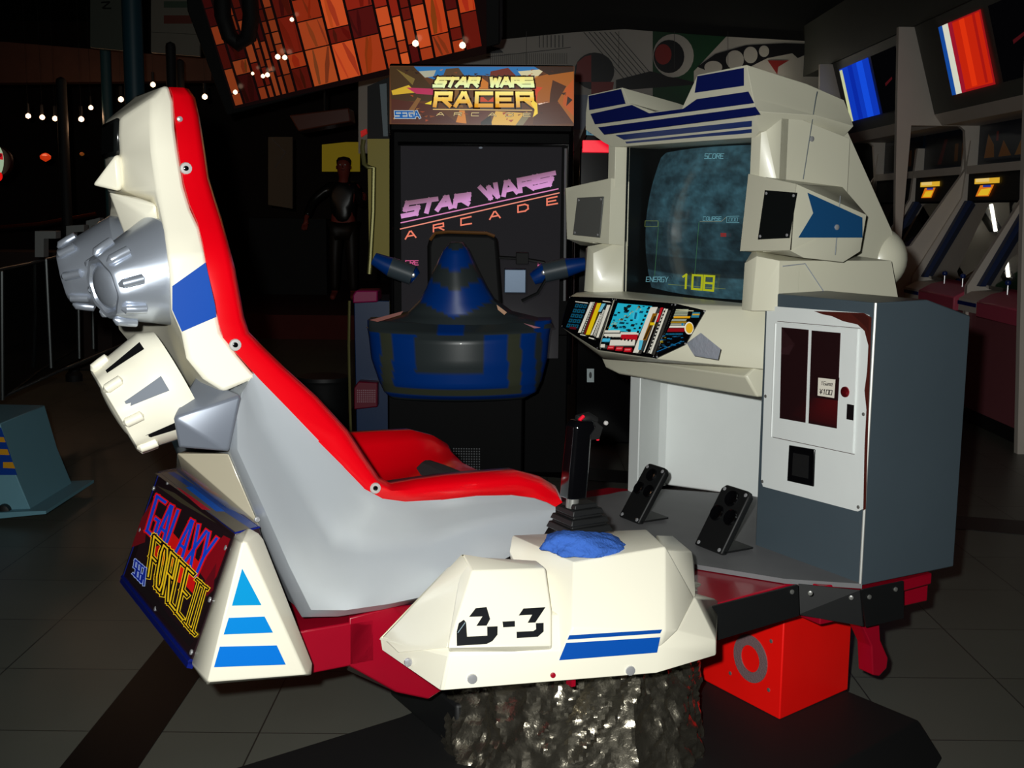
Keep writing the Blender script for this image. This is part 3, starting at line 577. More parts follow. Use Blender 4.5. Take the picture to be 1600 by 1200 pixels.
# decals on the visor
n_ = -UD
nav = (14, 24, 84)
sv = [('p', [(920, 150), (971, 139), (978, 162), (921, 172)], nav), ('p', [(923, 178), (988, 164), (1015, 177), (1068, 170), (1089, 155), (1170, 143), (1179, 161), (930, 194)], nav), ('p', [(935, 199), (1181, 167), (1189, 179), (944, 210)], nav),
      ('p', [(1090, 119), (1163, 106), (1163, 134), (1086, 145)], nav)]
art('stripes', sv, pxmap(n_, -2.088), n_, decal_mat, hoodo, lift=.0012)
sb = plane3(W(2.09, 0, 1.65), W(2.15, 0, 1.60), W(2.15, .2, 1.60))
art('stripes', [('p', [(962, 211), (1175, 188), (1175, 197), (975, 218)], (22, 50, 120)), ('p', [(977, 221), (1175, 201), (1175, 207), (981, 226)], (22, 50, 120))], pxmap(*sb), sb[0], decal_mat, hoodo, lift=.0012)
# side arrow
art('arrow_decal', [('p', [(1258, 301), (1344, 340), (1344, 371), (1244, 371), (1267, 333)], (24, 72, 116))], pxmap(VD, WC+.529), VD, decal_mat, hoodo, lift=.008)
for q, v in (((1268, 217), WC+.386), ((1307, 355), WC+.536)): screw('bolt', P(*q, v=v), VD, .008, chrome, hoodo, .005)
# seam lines
seam = mat('seam_shadow', (70, 66, 58), .6)
MB().tube([P(1277, 143, v=WC+.386), P(1275, 152, v=WC+.387), P(1255, 280, v=WC+.387)], 0.0012, 6).put('seam', grey_paint, hoodo)
MB().tube([P(1313, 306, v=WC+.535), P(1305, 398, v=WC+.535)], .0012, 6).put('seam', grey_paint, hoodo)
MB().tube([P(1223, 416, v=WC+.458), P(1258, 412, v=WC+.458), P(1290, 460, v=WC+.458)], .0015, 6).put('seam', tape, hoodo)
# vent plates
for quad in (((902, 309), (942, 307), (936, 371), (895, 367)), ((1195, 297), (1244, 301), (1232, 372), (1184, 374))):
    A4 = [P(x, y, u=2.104) for x, y in quad]
    o = MB().prism(A4, UD*.004).put('vent_plate', steel if quad[0][0] < 1000 else dark_glass, hoodo)
    c_ = sum(A4, Vector())/4
    for a in A4: screw('screw', a+(c_-a)*.13-UD*.001, -UD, .0042, chrome, o)
# screen well and tube
well = MB(); wf = [(-.30, 1.14), (.30, 1.14), (.30, 1.60), (-.30, 1.60)]
well.loft([[W(2.185, a*1.01, z) for a, z in wf], [W(2.33, a*1.19, 1.36+(z-1.36)*1.04) for a, z in wf]], caps=False)
bz = [W(2.33, a*1.19, 1.36+(z-1.36)*1.04) for a, z in wf]; well.add(bz, [[0, 1, 2, 3]])
well.put('screen_well', mat('black_bezel', (20, 22, 22), .35), hoodo, smooth=False)
def crt(x, y):
    k = 1-.05*(y*2-1)**2; kk = 1-.05*(x*2-1)**2
    a = (x*2-1); b = (y*2-1)
    return W(2.235+.035*(a*a+b*b)+.03*(1-y), a*.328*(1-.035*b*b), 1.368-b*.222*(1-.04*a*a))
V = []; Fs = []; nx, ny = 44, 34; cols = []
def scr(x, y):
    n1 = mnoise.noise(Vector((x*9, y*12, 1)))*.5+mnoise.noise(Vector((x*22, y*30, 4)))*.35+mnoise.noise(Vector((x*60, y*70, 2)))*.25
    l = .62+n1*.55
    if .74 < y < .86: l *= .45
    if y > .5 and y < .74: l *= .78
    l *= 1-.25*abs(x*2-1)
    return (44*l+12, 80*l+14, 90*l+16)
nx, ny = 110, 84
for j in range(ny+1):
    for i in range(nx+1): V.append(crt(i/nx, j/ny)); cols.append(lin(scr(i/nx, j/ny)))
for j in range(ny):
    for i in range(nx): Fs.append([j*(nx+1)+i, j*(nx+1)+i+1, (j+1)*(nx+1)+i+1, (j+1)*(nx+1)+i])
me = bpy.data.meshes.new('screen'); og = W(2.25, 0, 1.36); me.from_pydata([v-og for v in V], [], Fs)
ca = me.color_attributes.new('Col', 'FLOAT_COLOR', 'POINT')
for i, c in enumerate(cols): ca.data[i].color = c
for p in me.polygons: p.use_smooth = True
me.materials.append(art_mat('lit_crt', 1.0, .15, base=.35)); scro = bpy.data.objects.new('screen', me); C.objects.link(scro); scro.parent = hoodo; scro.location = og-WL[hoodo]; WL[scro] = og
z7 = lambda l: [(940+x*.225, 210+y*.225) for x, y in l]
YG, CY, GN = (150, 156, 22), (92, 140, 150), (52, 96, 60)
hud = [('t', 'SCORE', z7([(738, 135), (868, 135), (862, 168), (733, 168)]), .9, CY), ('t', 'ENERGY', z7([(330, 990), (480, 990), (476, 1025), (326, 1022)]), .9, CY),
 ('t', '108', z7([(570, 972), (800, 985), (792, 1085), (566, 1064)]), 3.2, YG, .25), ('l', z7([(480, 1040), (880, 1072)]), .7, (100, 110, 60)),
 ('l', z7([(415, 610), (385, 985)]), .6, GN), ('l', z7([(695, 610), (665, 970)]), .6, GN), ('l', z7([(700, 605), (850, 605), (885, 575)]), .7, (110, 116, 100)), ('l', z7([(320, 600), (410, 600), (408, 638), (318, 640), (320, 600)]), .6, (96, 110, 60)),
 ('l', z7([(890, 570), (975, 568)]), .6, CY), ('l', z7([(886, 612), (975, 612)]), .6, CY), ('l', z7([(888, 570), (886, 612)]), .6, CY), ('t', '000', z7([(905, 580), (965, 580), (962, 603), (902, 603)]), .5, CY),
 ('t', 'COURSE', z7([(725, 572), (850, 572), (848, 597), (722, 597)]), .6, CY), ('r', 1130, 364, 1139, 370, (110, 40, 40)), ('l', [(1000, 402), (999, 422)], .8, (150, 170, 170))]
def hudmap(x, y):
    # intersect the view line with the curved tube face
    u = 2.25
    for _ in range(6):
        p = P(x, y, u=u); a = (UVZ(p)[1]-WC)/.328; b = (1.368-p.z)/.222; u = 2.235+.035*(a*a+b*b)+.03*(1-(b+1)/2)
    return P(x, y, u=u)
for h_ in hud: art('screen_number' if h_[0] == 't' and h_[1] == '108' else 'screen_word' if h_[0] == 't' else 'screen_mark', [h_], hudmap, -UD, art_mat('lit_crt', 1.0, .15), hoodo, lift=.010)
# ---------------------------------------------------------------- instrument console below the screen
cn = MB()
T = [P(890, 463, u=2.03), P(962, 466, u=2.04), P(1056, 474, u=2.04), P(1104, 485, u=2.07)]; Bq = [P(877, 511, u=1.98), P(936, 548, u=1.98), P(1025, 561, u=1.98), P(1072, 539, u=2.0)]
q1 = plane3(T[1], T[2], Bq[1]); Bq[2] = PL(1025, 561, *q1); q0 = plane3(T[0], T[1], Bq[1]); Bq[0] = PL(877, 511, *q0); q2 = plane3(T[2], T[3], Bq[2]); Bq[3] = PL(1072, 539, *q2)
cn.hull([*T, *Bq, P(900, 457, u=2.06), W(2.2, -.40, 1.145), W(2.2, .45, 1.15), P(1196, 484, u=2.20), P(1196, 560, u=2.20), P(1150, 530, u=2.13), P(940, 560, u=2.02), P(1030, 566, u=2.02), W(2.2, -.35, .98), W(2.2, .45, .98)])
cn.hull([P(938, 556, u=2.10), P(946, 575, u=2.12), P(967, 585, u=2.12), P(1184, 621, u=2.15), P(1196, 560, u=2.18), P(1165, 588, u=2.12), W(2.5, -.33, 1.0), W(2.5, .42, 1.0), W(2.4, -.25, .90), W(2.4, .4, .90), W(2.2, -.33, 1.0), P(1190, 600, u=2.17)])
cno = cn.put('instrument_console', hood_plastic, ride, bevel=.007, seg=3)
pm = art_mat('lit_instrument_graphics', .45, .6, base=.5, spec=.15)
K0, Wt, Yw, Tq, Rr, Or, Cb = (10, 11, 12), (236, 232, 216), (244, 208, 20), (40, 196, 226), (200, 20, 34), (150, 96, 10), (12, 88, 120)
cz = (880, 450, .15)
def pnl(i, items, nm):
    n, d = plane3(T[i], T[i+1], Bq[i]); d += .0
    c = (T[i]+T[i+1]+Bq[i]+Bq[i+1])/4
    pb = MB().prism([c+(p-c)*.985+n*.004 for p in (T[i], T[i+1], Bq[i+1], Bq[i])], -n*.008).put('instrument_panel', black_gloss, cno, bevel=.001)
    art('panel_graphics', items, pxmap(n, d+.004, *cz), n, pm, cno)
    for p in (T[i], T[i+1], Bq[i], Bq[i+1]): screw('screw', p+(c-p)*.07+n*.004, n, .0035, chrome, cno)
L_ = []
for r in range(5):
    for q in range(3): x = 135-r*21+q*42; y = 165+r*52+q*4; L_.append(('p', [(x, y), (x+34, y+3), (x+20, y+40), (x-14, y+37)], Cb)); L_.append(('p', [(x+4, y+10), (x+22, y+12), (x+14, y+30), (x-2, y+28)], (20, 40, 30)))
L_ += [('p', [(80, 405), (145, 412), (138, 435), (72, 428)], (90, 12, 24))]
def bar(x0, x1, xb0, xb1, y0, y1, c): return ('p', [(x0, y0), (x1, y0), (xb1, y1), (xb0, y1)], c)
L_ += [bar(290, 320, 160, 190, 150, 468, Wt), bar(325, 335, 200, 210, 150, 475, Wt), bar(345, 365, 222, 240, 155, 480, (120, 20, 16)), bar(362, 405, 240, 285, 160, 490, Yw), bar(412, 450, 372, 400, 165, 250, (120, 200, 224)), bar(388, 408, 290, 312, 270, 495, Wt), bar(425, 435, 322, 332, 230, 500, Wt), bar(440, 445, 335, 342, 230, 510, Wt), bar(465, 500, 350, 375, 180, 520, Wt), ('l', [(135, 145), (265, 160)], 8, Wt), ('l', [(420, 140), (500, 150)], 8, Wt), ('l', [(185, 488), (240, 498)], 8, Wt), ('l', [(275, 520), (330, 535)], 12, Wt)]
for k in range(14): y = 165+k*23; x = 322-k*9; L_.append(('r', x, y, x+11, y+9, K0))
for k in range(12): y = 185+k*24; x = 425-k*9; L_.append(('r', x, y+20, x+11, y+28, K0))
pnl(0, L_, 'l')
Cc_ = [('p', [(572, 158), (930, 190), (800, 468), (470, 440)], Tq)]
random.seed(3)
for k in range(44):
    a, b = random.random(), random.random(); x = 572+(930-572)*a-(102+28*a)*b+4; y = 158+32*a+278*b; s_ = 14+random.random()*14
    if b < .95 and a < .95: Cc_.append(('p', [(x, y), (x+s_*1.4, y+3), (x+s_*1.0, y+s_), (x-s_*.4, y+s_-3)], random.choice([(8, 60, 80), (12, 14, 16), (10, 80, 110), (14, 20, 24)])))
for k in range(26):
    t = k/25; x = 470+t*340; y = 420-t*200+18*math.sin(k*1.3); Cc_.append(('l', [(x, y), (x+16, y-14+8*math.sin(k))], 6, random.choice([(196, 160, 60), (120, 110, 40), (220, 190, 90)])))
Cc_ += [('c', 765, 290, 30, 52, (60, 206, 236)), ('p', [(760, 260), (785, 262), (770, 330), (750, 328)], (20, 110, 150)),
 bar(450, 605, 440, 600, 445, 470, Wt), bar(612, 800, 608, 795, 465, 495, Wt), bar(440, 620, 432, 610, 480, 515, Wt), bar(618, 790, 610, 780, 490, 545, Rr), bar(425, 505, 415, 495, 530, 565, (70, 190, 230)), bar(505, 765, 495, 755, 545, 605, Wt), bar(405, 450, 400, 445, 590, 625, Wt),
 bar(480, 548, 470, 540, 606, 645, Rr), bar(565, 640, 556, 630, 616, 658, Rr), bar(652, 730, 644, 722, 628, 672, Rr), bar(488, 538, 480, 530, 618, 632, (240, 110, 110)), bar(574, 628, 566, 620, 628, 643, (240, 110, 110)), bar(662, 718, 654, 710, 640, 656, (240, 110, 110)),
 bar(925, 1000, 740, 795, 205, 680, Wt), bar(948, 992, 842, 880, 270, 550, Or), bar(960, 985, 850, 870, 300, 540, (60, 40, 8)), bar(1030, 1058, 985, 1005, 210, 360, Rr), bar(1000, 1012, 850, 862, 270, 675, Wt), bar(1066, 1082, 900, 912, 220, 685, Wt), bar(1085, 1108, 915, 935, 225, 690, Wt), bar(810, 850, 795, 825, 550, 650, (90, 200, 230)),
 ('r', 920, 365, 968, 395, Yw)]
for k in range(12): y = 240+k*36; x = 1062-k*14; Cc_.append(('p', [(x+4, y), (x+20, y+2), (x+12, y+22), (x-4, y+20)], K0)); x = 905-k*11; 
for k in range(9): Cc_.append(('p', [(440+k*36, 505+k*4.6), (456+k*36, 507+k*4.6), (450+k*36, 530+k*4.6), (434+k*36, 528+k*4.6)], K0))
for k in range(7): y = 200+k*42; x = 905-k*19; Cc_.append(('p', [(x, y), (x+22, y+2), (x+14, y+26), (x-8, y+24)], K0))
pnl(1, Cc_, 'c')
Rt = []
for k in range(4): y = 222+k*22; Rt += [bar(1180-k*8, 1310-k*4, 1172-k*8, 1302-k*4, y, y+14, (170, 176, 150))]
Rt += [('l', [(1180, 232), (1360, 240)], 9, (200, 196, 160)), bar(1160, 1330, 1150, 1320, 295, 316, (222, 160, 16)), bar(1140, 1290, 1130, 1280, 325, 345, (160, 166, 150)), bar(1130, 1290, 1120, 1280, 352, 362, (196, 150, 20)), bar(1125, 1270, 1118, 1262, 370, 392, (160, 160, 140)),
 bar(1115, 1275, 1105, 1265, 396, 414, Wt), bar(1100, 1275, 1085, 1262, 420, 458, (140, 6, 18)), bar(1350, 1430, 1335, 1415, 255, 310, (40, 120, 150)), bar(1352, 1425, 1348, 1420, 270, 285, (210, 160, 30)), ('c', 1314, 420, 48, 66, Wt), ('c', 1318, 420, 38, 54, (228, 176, 30)), ('c', 1245, 382, 12, 14, (30, 130, 170))]
for k in range(12): Rt.append(('p', [(1075+k*15, 474), (1085+k*15, 474), (1080+k*15, 490), (1070+k*15, 490)], (20, 110, 150)))
for k in range(34): x = 1010+random.random()*230; y = 505+random.random()*130; x -= (y-505)*.1; Rt.append(('l', [(x, y), (x+18+random.random()*16, y-3)], 7, random.choice([(16, 110, 160), (20, 90, 130), (150, 130, 20), (14, 60, 90)]))) if y < 660-(x-1000)*.35 else None
Rt.append(('l', [(985, 668), (1240, 560)], 6, (16, 110, 170)))
Rt = [r for r in Rt if r]
pnl(2, Rt, 'r')
# silver tape patch on the corner
MB().hull([P(1073, 536, u=1.985), P(1095, 520, u=1.985), P(1126, 545, u=2.0), P(1122, 562, u=2.005), P(1085, 556, u=1.99), P(1078, 545, u=1.98), P(1100, 540, u=2.04), P(1120, 558, u=2.04)]).put('tape_patch', tape, cno)
# ---------------------------------------------------------------- coin box
CU, CV0, CV1 = 2.139, -1.989, -2.372
prof = [(2.139, .498), (2.139, 1.190), (2.312, 1.193), (2.472, 1.148), (2.472, .498)]
cb = MB().prism([M(u, CV0, z) for u, z in prof], VD*(CV1-CV0)).put('coin_box', grey_paint, ride, bevel=.003)
MB().tube([M(CU-.001, CV0-.001, .50), M(CU-.001, CV0-.001, 1.19)], .0035, 6).put('edge_trim', mat('worn_silver_edge', (210, 210, 205), .4, metal=.4), cb)
def cp(x, y): return P(x, y, u=CU)
plate_pts = [cp(*q) for q in ((1202, 478), (1200, 482), (1191, 752), (1194, 760), (1342, 799), (1350, 795), (1352, 770), (1361, 500), (1358, 492), (1350, 489))]
plate = MB().prism([p-UD*.004 for p in plate_pts], UD*.004).put('front_plate', white_paint, cb)
n_ = -UD
worn = [('p', [(1272, 486), (1350, 489), (1362, 496), (1353, 795), (1349, 798), (1351, 700), (1354, 640), (1351, 610), (1355, 580), (1357, 540), (1351, 517), (1340, 507), (1318, 502), (1300, 494), (1285, 491)], (74, 28, 22)),
        ('p', [(1330, 490), (1351, 491), (1358, 498), (1357, 520), (1354, 512), (1344, 502)], (60, 22, 18))]
art('worn_paint', worn, pxmap(n_, -(CU-.0045)), n_, decal_mat, cb, lift=.0006)
door = MB().prism([cp(*q)-UD*.009 for q in ((1217, 504), (1344, 514), (1336, 708), (1209, 681))], UD*.006).put('coin_door', white_paint, cb)
MB().tube([cp(1216, 505)-UD*.008, cp(1209, 682)-UD*.008], .0032, 6).put('hinge', white_paint, cb)
for g_ in ([(1215, 502), (1345, 513)], [(1208, 683), (1336, 710)]): art('door_gap', [('l', g_, .9, (80, 62, 60))], pxmap(n_, -(CU-.005)), n_, decal_mat, cb)
win = mat('red_reflection_window', (96, 56, 60), .06, metal=.85)  # red tint paints the seat's reflection into the dark windows
for q in (((1226, 511), (1268, 515), (1263, 660), (1223, 653)), ((1273, 516), (1318, 520), (1312, 669), (1268, 661))):
    MB().prism([cp(*k)-UD*.0105 for k in q], UD*.001).put('coin_window', win, cb, smooth=False)
E0 = -(CU-.0112)
card = [('p', [(1274, 586), (1312, 590), (1310, 626), (1273, 621)], (30, 12, 14)), ('p', [(1279, 590), (1306, 593), (1304, 622), (1278, 618)], (226, 220, 206)), ('t', '1Game', [(1284, 596), (1302, 597), (1301, 603), (1283, 601)], .8, (40, 36, 40)), ('t', '¥100', [(1282, 608), (1301, 610), (1300, 617), (1281, 615)], 1.1, (30, 28, 32))]
art('price_card', card, pxmap(n_, E0), n_, decal_mat, cb)
MB().rings(cp(1325, 612)-UD*.006, n_, [(0, .014), (.006, .013), (.008, .008), (.0085, .002)], 20).put('lock', mat('red_chrome_lock', (150, 30, 40), .2, metal=.8), cb)
art('door_slots', [('p', [(1324, 631), (1335, 633), (1334, 657), (1323, 655)], (12, 12, 14))], pxmap(n_, -(CU-.0095)), n_, decal_mat, cb)
ret = [cp(*q) for q in ((1236, 695), (1276, 702), (1274, 760), (1233, 751))]
ro = MB().prism([p-UD*.008 for p in ret], UD*.008).put('coin_return', black_gloss, cb, bevel=.002)
c_ = sum(ret, Vector())/4
MB().prism([c_+(p-c_)*.62-UD*.0085 for p in ret], UD*.001).put('return_flap', black_matte, ro)
for q in ((1203, 483), (1198, 619), (1193, 752), (1351, 647), (1343, 792)): screw('screw', cp(*q)-UD*.0045, n_, .005, steel, cb)
# ================================================================ RACING CABINET behind the ride
def Yp(Y): return Vector((0, -1, 0)), -Y
YR = 6.0
cabr = empty('racing_game_cabinet', tuple(P(750, 740, Y=YR)*Vector((1, 1, 0)) if False else (P(750, 740, Y=YR).x, YR+.3, 0)), 'tall black racing game cabinet with lit yellow title marquee, dark screen and blue pod controls', 'arcade machine')
x0, x1 = P(608, 103, Y=YR).x, P(897, 105, Y=YR).x; zt = P(750, 103, Y=YR).z
mb = MB(); mb.bx(x0, x1, YR+.02, YR+.55, 1.78, zt+.01)
mb.bx(x0, x1, YR+.12, YR+.9, .75, 1.79); mb.bx(x0-.0, x1, YR+.12, YR+.9, .02, .76)
body = mb.put('cabinet_body', mat('satin_black', (3, 3, 4), .6, spec=.12), cabr, bevel=.008)
for a, b in (((612, 205), (612, 600)), ((893, 205), (889, 600))): MB().tube([P(*a, Y=YR+.1), P(*b, Y=YR+.1)], .012, 8).put('side_trim', black_gloss, cabr)
MB().tube([P(884, 232, Y=YR+.05), P(882, 470, Y=YR+.05)], .007, 8).put('chrome_trim', chrome, cabr)
MB().tube([P(622, 224, Y=YR+.07), P(888, 226, Y=YR+.07), P(884, 470, Y=YR+.07)], .009, 8).put('screen_frame', black_gloss, cabr)
n_, d_ = Yp(YR+.0); n_ = Vector((0, -1, 0)); d_ = -YR
mq = MB().bx(x0+.01, x1-.01, YR, YR+.03, P(750, 196, Y=YR).z, zt).put('marquee', black_matte, cabr, bevel=.004)
z5 = lambda l: [(600+x*.19375, 100+y*.19375) for x, y in l]
A = lambda l, c: ('p', z5(l), c)
Yw2, Dk = (236, 196, 60), (44, 24, 12)
it = [A([(45, 15), (1535, 20), (1530, 500), (45, 485)], (84, 46, 18)), A([(230, 20), (1300, 22), (1180, 110), (760, 90), (420, 130), (330, 100)], (34, 104, 160)), A([(1080, 60), (1300, 40), (1230, 110), (1120, 110)], (200, 190, 150)), A([(280, 60), (420, 50), (400, 100), (330, 110)], (160, 160, 140)),
 A([(860, 60), (1000, 30), (1080, 110), (1000, 150), (850, 120)], (100, 34, 20)), A([(500, 40), (600, 30), (660, 110), (470, 110)], (80, 56, 30)),
 A([(45, 20), (240, 20), (400, 200), (390, 300), (60, 300)], (60, 40, 16)), A([(60, 215), (200, 170), (260, 230), (70, 250)], (196, 160, 40)), A([(180, 190), (400, 200), (400, 250), (260, 240)], (170, 40, 80)), A([(100, 40), (250, 120), (230, 170), (190, 130)], (110, 90, 40)), 
 A([(260, 350), (400, 290), (390, 340), (290, 390)], (226, 200, 40)), A([(60, 280), (390, 330), (600, 480), (60, 480)], (70, 30, 18)), A([(200, 370), (270, 270), (300, 280), (240, 380)], (120, 80, 40)),
 A([(1210, 110), (1530, 30), (1530, 480), (1210, 330)], (150, 84, 24)), A([(1210, 20), (1530, 22), (1530, 60), (1330, 90)], (46, 26, 14)), A([(1360, 130), (1470, 180), (1400, 300), (1330, 380), (1340, 240)], (66, 34, 16)), A([(1460, 200), (1530, 120), (1530, 420), (1440, 330)], (170, 76, 22)), A([(1480, 260), (1520, 290), (1470, 340)], (40, 20, 12)),
 A([(1200, 180), (1280, 190), (1240, 230), (1230, 300), (1200, 260)], (196, 60, 24)), A([(1220, 330), (1400, 300), (1530, 480), (1200, 490)], (70, 34, 18)), A([(1240, 320), (1330, 305), (1250, 330)], (230, 200, 180)),
 A([(580, 470), (610, 370), (650, 370), (665, 480)], (196, 120, 40)), A([(860, 490), (900, 380), (1180, 400), (1060, 495)], (206, 160, 60)), A([(1060, 495), (1130, 400), (1190, 400), (1120, 495)], (120, 110, 80)), A([(680, 370), (860, 380), (780, 480), (690, 480)], (80, 34, 20)), A([(780, 470), (860, 410), (870, 490), (780, 490)], (16, 10, 10)),
 A([(770, 100), (840, 150), (840, 200), (760, 200)], (190, 110, 30)), A([(730, 210), (840, 300), (890, 260), (890, 330), (720, 330)], (190, 60, 20)), A([(540, 220), (600, 210), (640, 350), (520, 350)], (120, 80, 30))]
random.seed(11)
for k in range(60):
    x = random.uniform(60, 1500); y = random.choice([random.uniform(380, 470), random.uniform(40, 110), random.uniform(200, 420)]); 
    if 400 < x < 1200 and y > 100 and y < 380: continue
    it.append(A([(x, y), (x+random.uniform(10, 50), y+random.uniform(-8, 8)), (x+random.uniform(0, 30), y+random.uniform(6, 22))], random.choice([(120, 60, 24), (60, 30, 14), (180, 120, 50), (40, 20, 12), (150, 60, 24)])))
T1 = z5([(440, 118), (1190, 118), (1200, 178), (405, 178)]); R1 = z5([(425, 238), (1190, 238), (1200, 335), (410, 335)])
G1, G2 = (1, 0, 0), (0, 1, 0)
it += [('t', 'STAR WARS', T1, 9.5, Dk, .22), ('t', 'RACER', R1, 11.5, Dk, .42), ('t', 'STAR WARS', T1, 5.0, G1, .22), ('t', 'RACER', R1, 6.0, G2, .42),
 ('l', z5([(400, 204), (1195, 212)]), 2.6, Dk), ('l', z5([(400, 204), (1195, 212)]), 1.4, (216, 180, 110)), ('l', z5([(395, 366), (1195, 374)]), 2.6, Dk), ('l', z5([(395, 366), (1195, 374)]), 1.4, (216, 180, 110)),
 ('t', 'ARCADE', z5([(430, 392), (1180, 398), (1180, 424), (425, 416)]), 1.9, (30, 20, 12), 1.4), ('t', 'ARCADE', z5([(430, 392), (1180, 398), (1180, 424), (425, 416)]), 1.0, (206, 180, 120), 1.4),
 A([(1200, 290), (1235, 320), (1240, 400), (1200, 430), (1215, 370), (1185, 320)], (236, 200, 60)),
 ('t', 'SEGA', z5([(92, 385), (280, 385), (288, 432), (95, 432)]), 4.2, (170, 180, 180), .3), ('t', 'SEGA', z5([(92, 385), (280, 385), (288, 432), (95, 432)]), 2.4, (20, 84, 150), .3)]
def mgr(x, y, c):
    if c == (1, 0, 0): t = max(0, min(1, (y-122)/13)); return (232-10*t, 214+26*t, 120+60*t)
    if c == (0, 1, 0): t = max(0, min(1, (y-144)/22)); return (250-40*t, 232-90*t, 130-100*t)
    return c
art('marquee_graphics', it, pxmap(n_, -YR), n_, art_mat('lit_graphics', 1.0, .2, base=.12), mq, grad=mgr)
# screen
tln, tld = plane3(P(626, 228, Y=YR+.10), P(878, 230, Y=YR+.10), P(628, 560, Y=YR-.04))
MB().prism([PL(*q, tln, tld) for q in ((626, 228), (878, 230), (872, 560), (628, 560))], (0, .01, 0)).put('screen', mat('grey_lit_screen', (12, 12, 13), .06, emit=(30, 29, 31), es=1), cabr, smooth=False)
scr_ = cabr.children[-1]
z4 = lambda l: [(540+x/3, 80+y/3) for x, y in l]
def grd(x, y, c):
    if c != (1, 1, 1): return c
    # purple below, bronze towards the slanted top edge, as the title shows
    mid = 330-(x-624)*.232; t = max(0, min(1, (y-mid+12)/22)); return (120+90*t, 84+62*t, 100+104*t)
SW1 = z4([(275, 722), (590, 655), (575, 715), (265, 775)]); 
W_ = (1, 1, 1)
def word(t, l, wt, gap): return ('t', t, z4(l), wt, W_, gap)
it = [word('STAR', [(290, 712), (578, 672), (572, 714), (270, 772)], 7.2, .34), word('WARS', [(632, 640), (975, 572), (955, 624), (665, 690)], 7.2, .28),
      ('l', z4([(258, 805), (998, 645)]), 1.7, (214, 130, 180)), ('l', z4([(255, 834), (1003, 664)]), 1.7, (230, 140, 120))]
for ch, x, y in zip('ARCADE', (305, 436, 565, 700, 832, 968), (860, 826, 796, 768, 735, 702)): it.append(('t', ch, z4([(x-24, y-10), (x+22, y-20), (x+24, y+12), (x-24, y+20)]), 2.2, (232, 122, 96)))
it += [('t', 'CRE', z4([(282, 982), (340, 982), (340, 1002), (282, 1002)]), 1.4, (190, 76, 124)), ('t', '2000', z4([(902, 992), (972, 992), (972, 1012), (902, 1012)]), 1.4, (190, 76, 124)), ('c', 751, 231, 3, 1.5, (90, 96, 104))]  # last oval is a painted flash glint on the screen glass
art('screen_title', it, pxmap(tln, tld), tln, art_mat('lit_graphics', 1.0, .2), scr_, grad=grd, lift=.002)
# control pod: blue and grey striped fibreglass cowl with pointed seat fin
bgm = bpy.data.materials.new('striped_cowl'); bgm.use_nodes = True; nt = bgm.node_tree; b = nt.nodes['Principled BSDF']
vc = nt.nodes.new('ShaderNodeVertexColor'); vc.layer_name = 'Col'; nt.links.new(vc.outputs[0], b.inputs['Base Color']); b.inputs['Roughness'].default_value = .35; b.inputs['Coat Weight'].default_value = .15
BL, GY = (0, 62, 150), (56, 64, 66)
def cowl(name, prof, colf, Yc, parent, n=48):
    """prof: list of (py, left px, right px, bulge m) rows from top to bottom"""
    V = []; cc = []; Fs = []
    for py, l, r, bu in prof:
        for i in range(n+1):
            t = i/n; px = l+(r-l)*t; k = math.sin(math.pi*t)**.6
            V.append(P(px, py, Y=Yc)+Vector((0, -bu*k, 0))); cc.append(lin(colf(px, py)))
        for i in range(n+1):
            t = 1-i/n; px = l+(r-l)*t; V.append(P(px, py, Y=Yc)+Vector((0, .15, 0))); cc.append(lin((30, 34, 36)))
    m_ = 2*(n+1)
    for j in range(len(prof)-1):
        for i in range(m_): Fs.append([j*m_+i, j*m_+(i+1) % m_, (j+1)*m_+(i+1) % m_, (j+1)*m_+i])
    Fs += [list(range(m_))[::-1], list(range((len(prof)-1)*m_, len(prof)*m_))]
    me = bpy.data.meshes.new(name); og = P(prof[0][1], prof[0][0], Y=Yc); me.from_pydata([v-og for v in V], [], Fs)
    ca = me.color_attributes.new('Col', 'FLOAT_COLOR', 'POINT')
    for i, c in enumerate(cc): ca.data[i].color = c
    for p in me.polygons: p.use_smooth = True
    me.set_sharp_from_angle(angle=math.radians(60)); me.materials.append(bgm)
    o = bpy.data.objects.new(name, me); C.objects.link(o); o.parent = parent; o.location = og-WL[parent]; WL[o] = og; return o
YC = 5.35
def interp(rows, n):
    out = []
    for a, b in zip(rows, rows[1:]):
        for k in range(n): t = k/n; out.append(tuple(a[i]*(1-t)+b[i]*t for i in range(4)))
    return out+[rows[-1]]
def cf(px, py):
    d = math.hypot((px-712)/1.0, (py-392)/1.0); bands = [(0, 30, BL if py < 400 else GY)]
    # chevrons running down the fin
    q = py-abs(px-712)*-.25
    q = py+abs(px-712)*.45
    if q < 392: return GY
    if q < 424: return BL
    if q < 454: return GY
    if q < 494: return BL
    return GY
fin = cowl('seat_fin', interp([(379, 703, 722, .02), (392, 692, 732, .05), (420, 678, 745, .08), (450, 666, 760, .10), (470, 655, 772, .11), (490, 635, 800, .12), (505, 580, 862, .14), (512, 572, 866, .15)], 5), cf, YC, cabr)
def cf2(px, py):
    c = 706; hw = abs(px-c); 
    if py < 516: return BL if hw > 130 or hw < 0 else (GY if hw > 20 else BL)
    if hw < 52 and py < 575: return GY
    if hw < 88 and py < 598: return BL
    if hw < 108 and py < 610: return (74, 78, 62)
    if hw < 130 and py < 618: return BL
    return GY if hw < 140 else BL
cowl('control_cowl', interp([(500, 574, 862, .12), (514, 574, 860, .20), (525, 576, 858, .22), (560, 580, 855, .22), (595, 592, 846, .20), (612, 600, 838, .16), (622, 612, 820, .10)], 6), cf2, YC, cabr, 72)
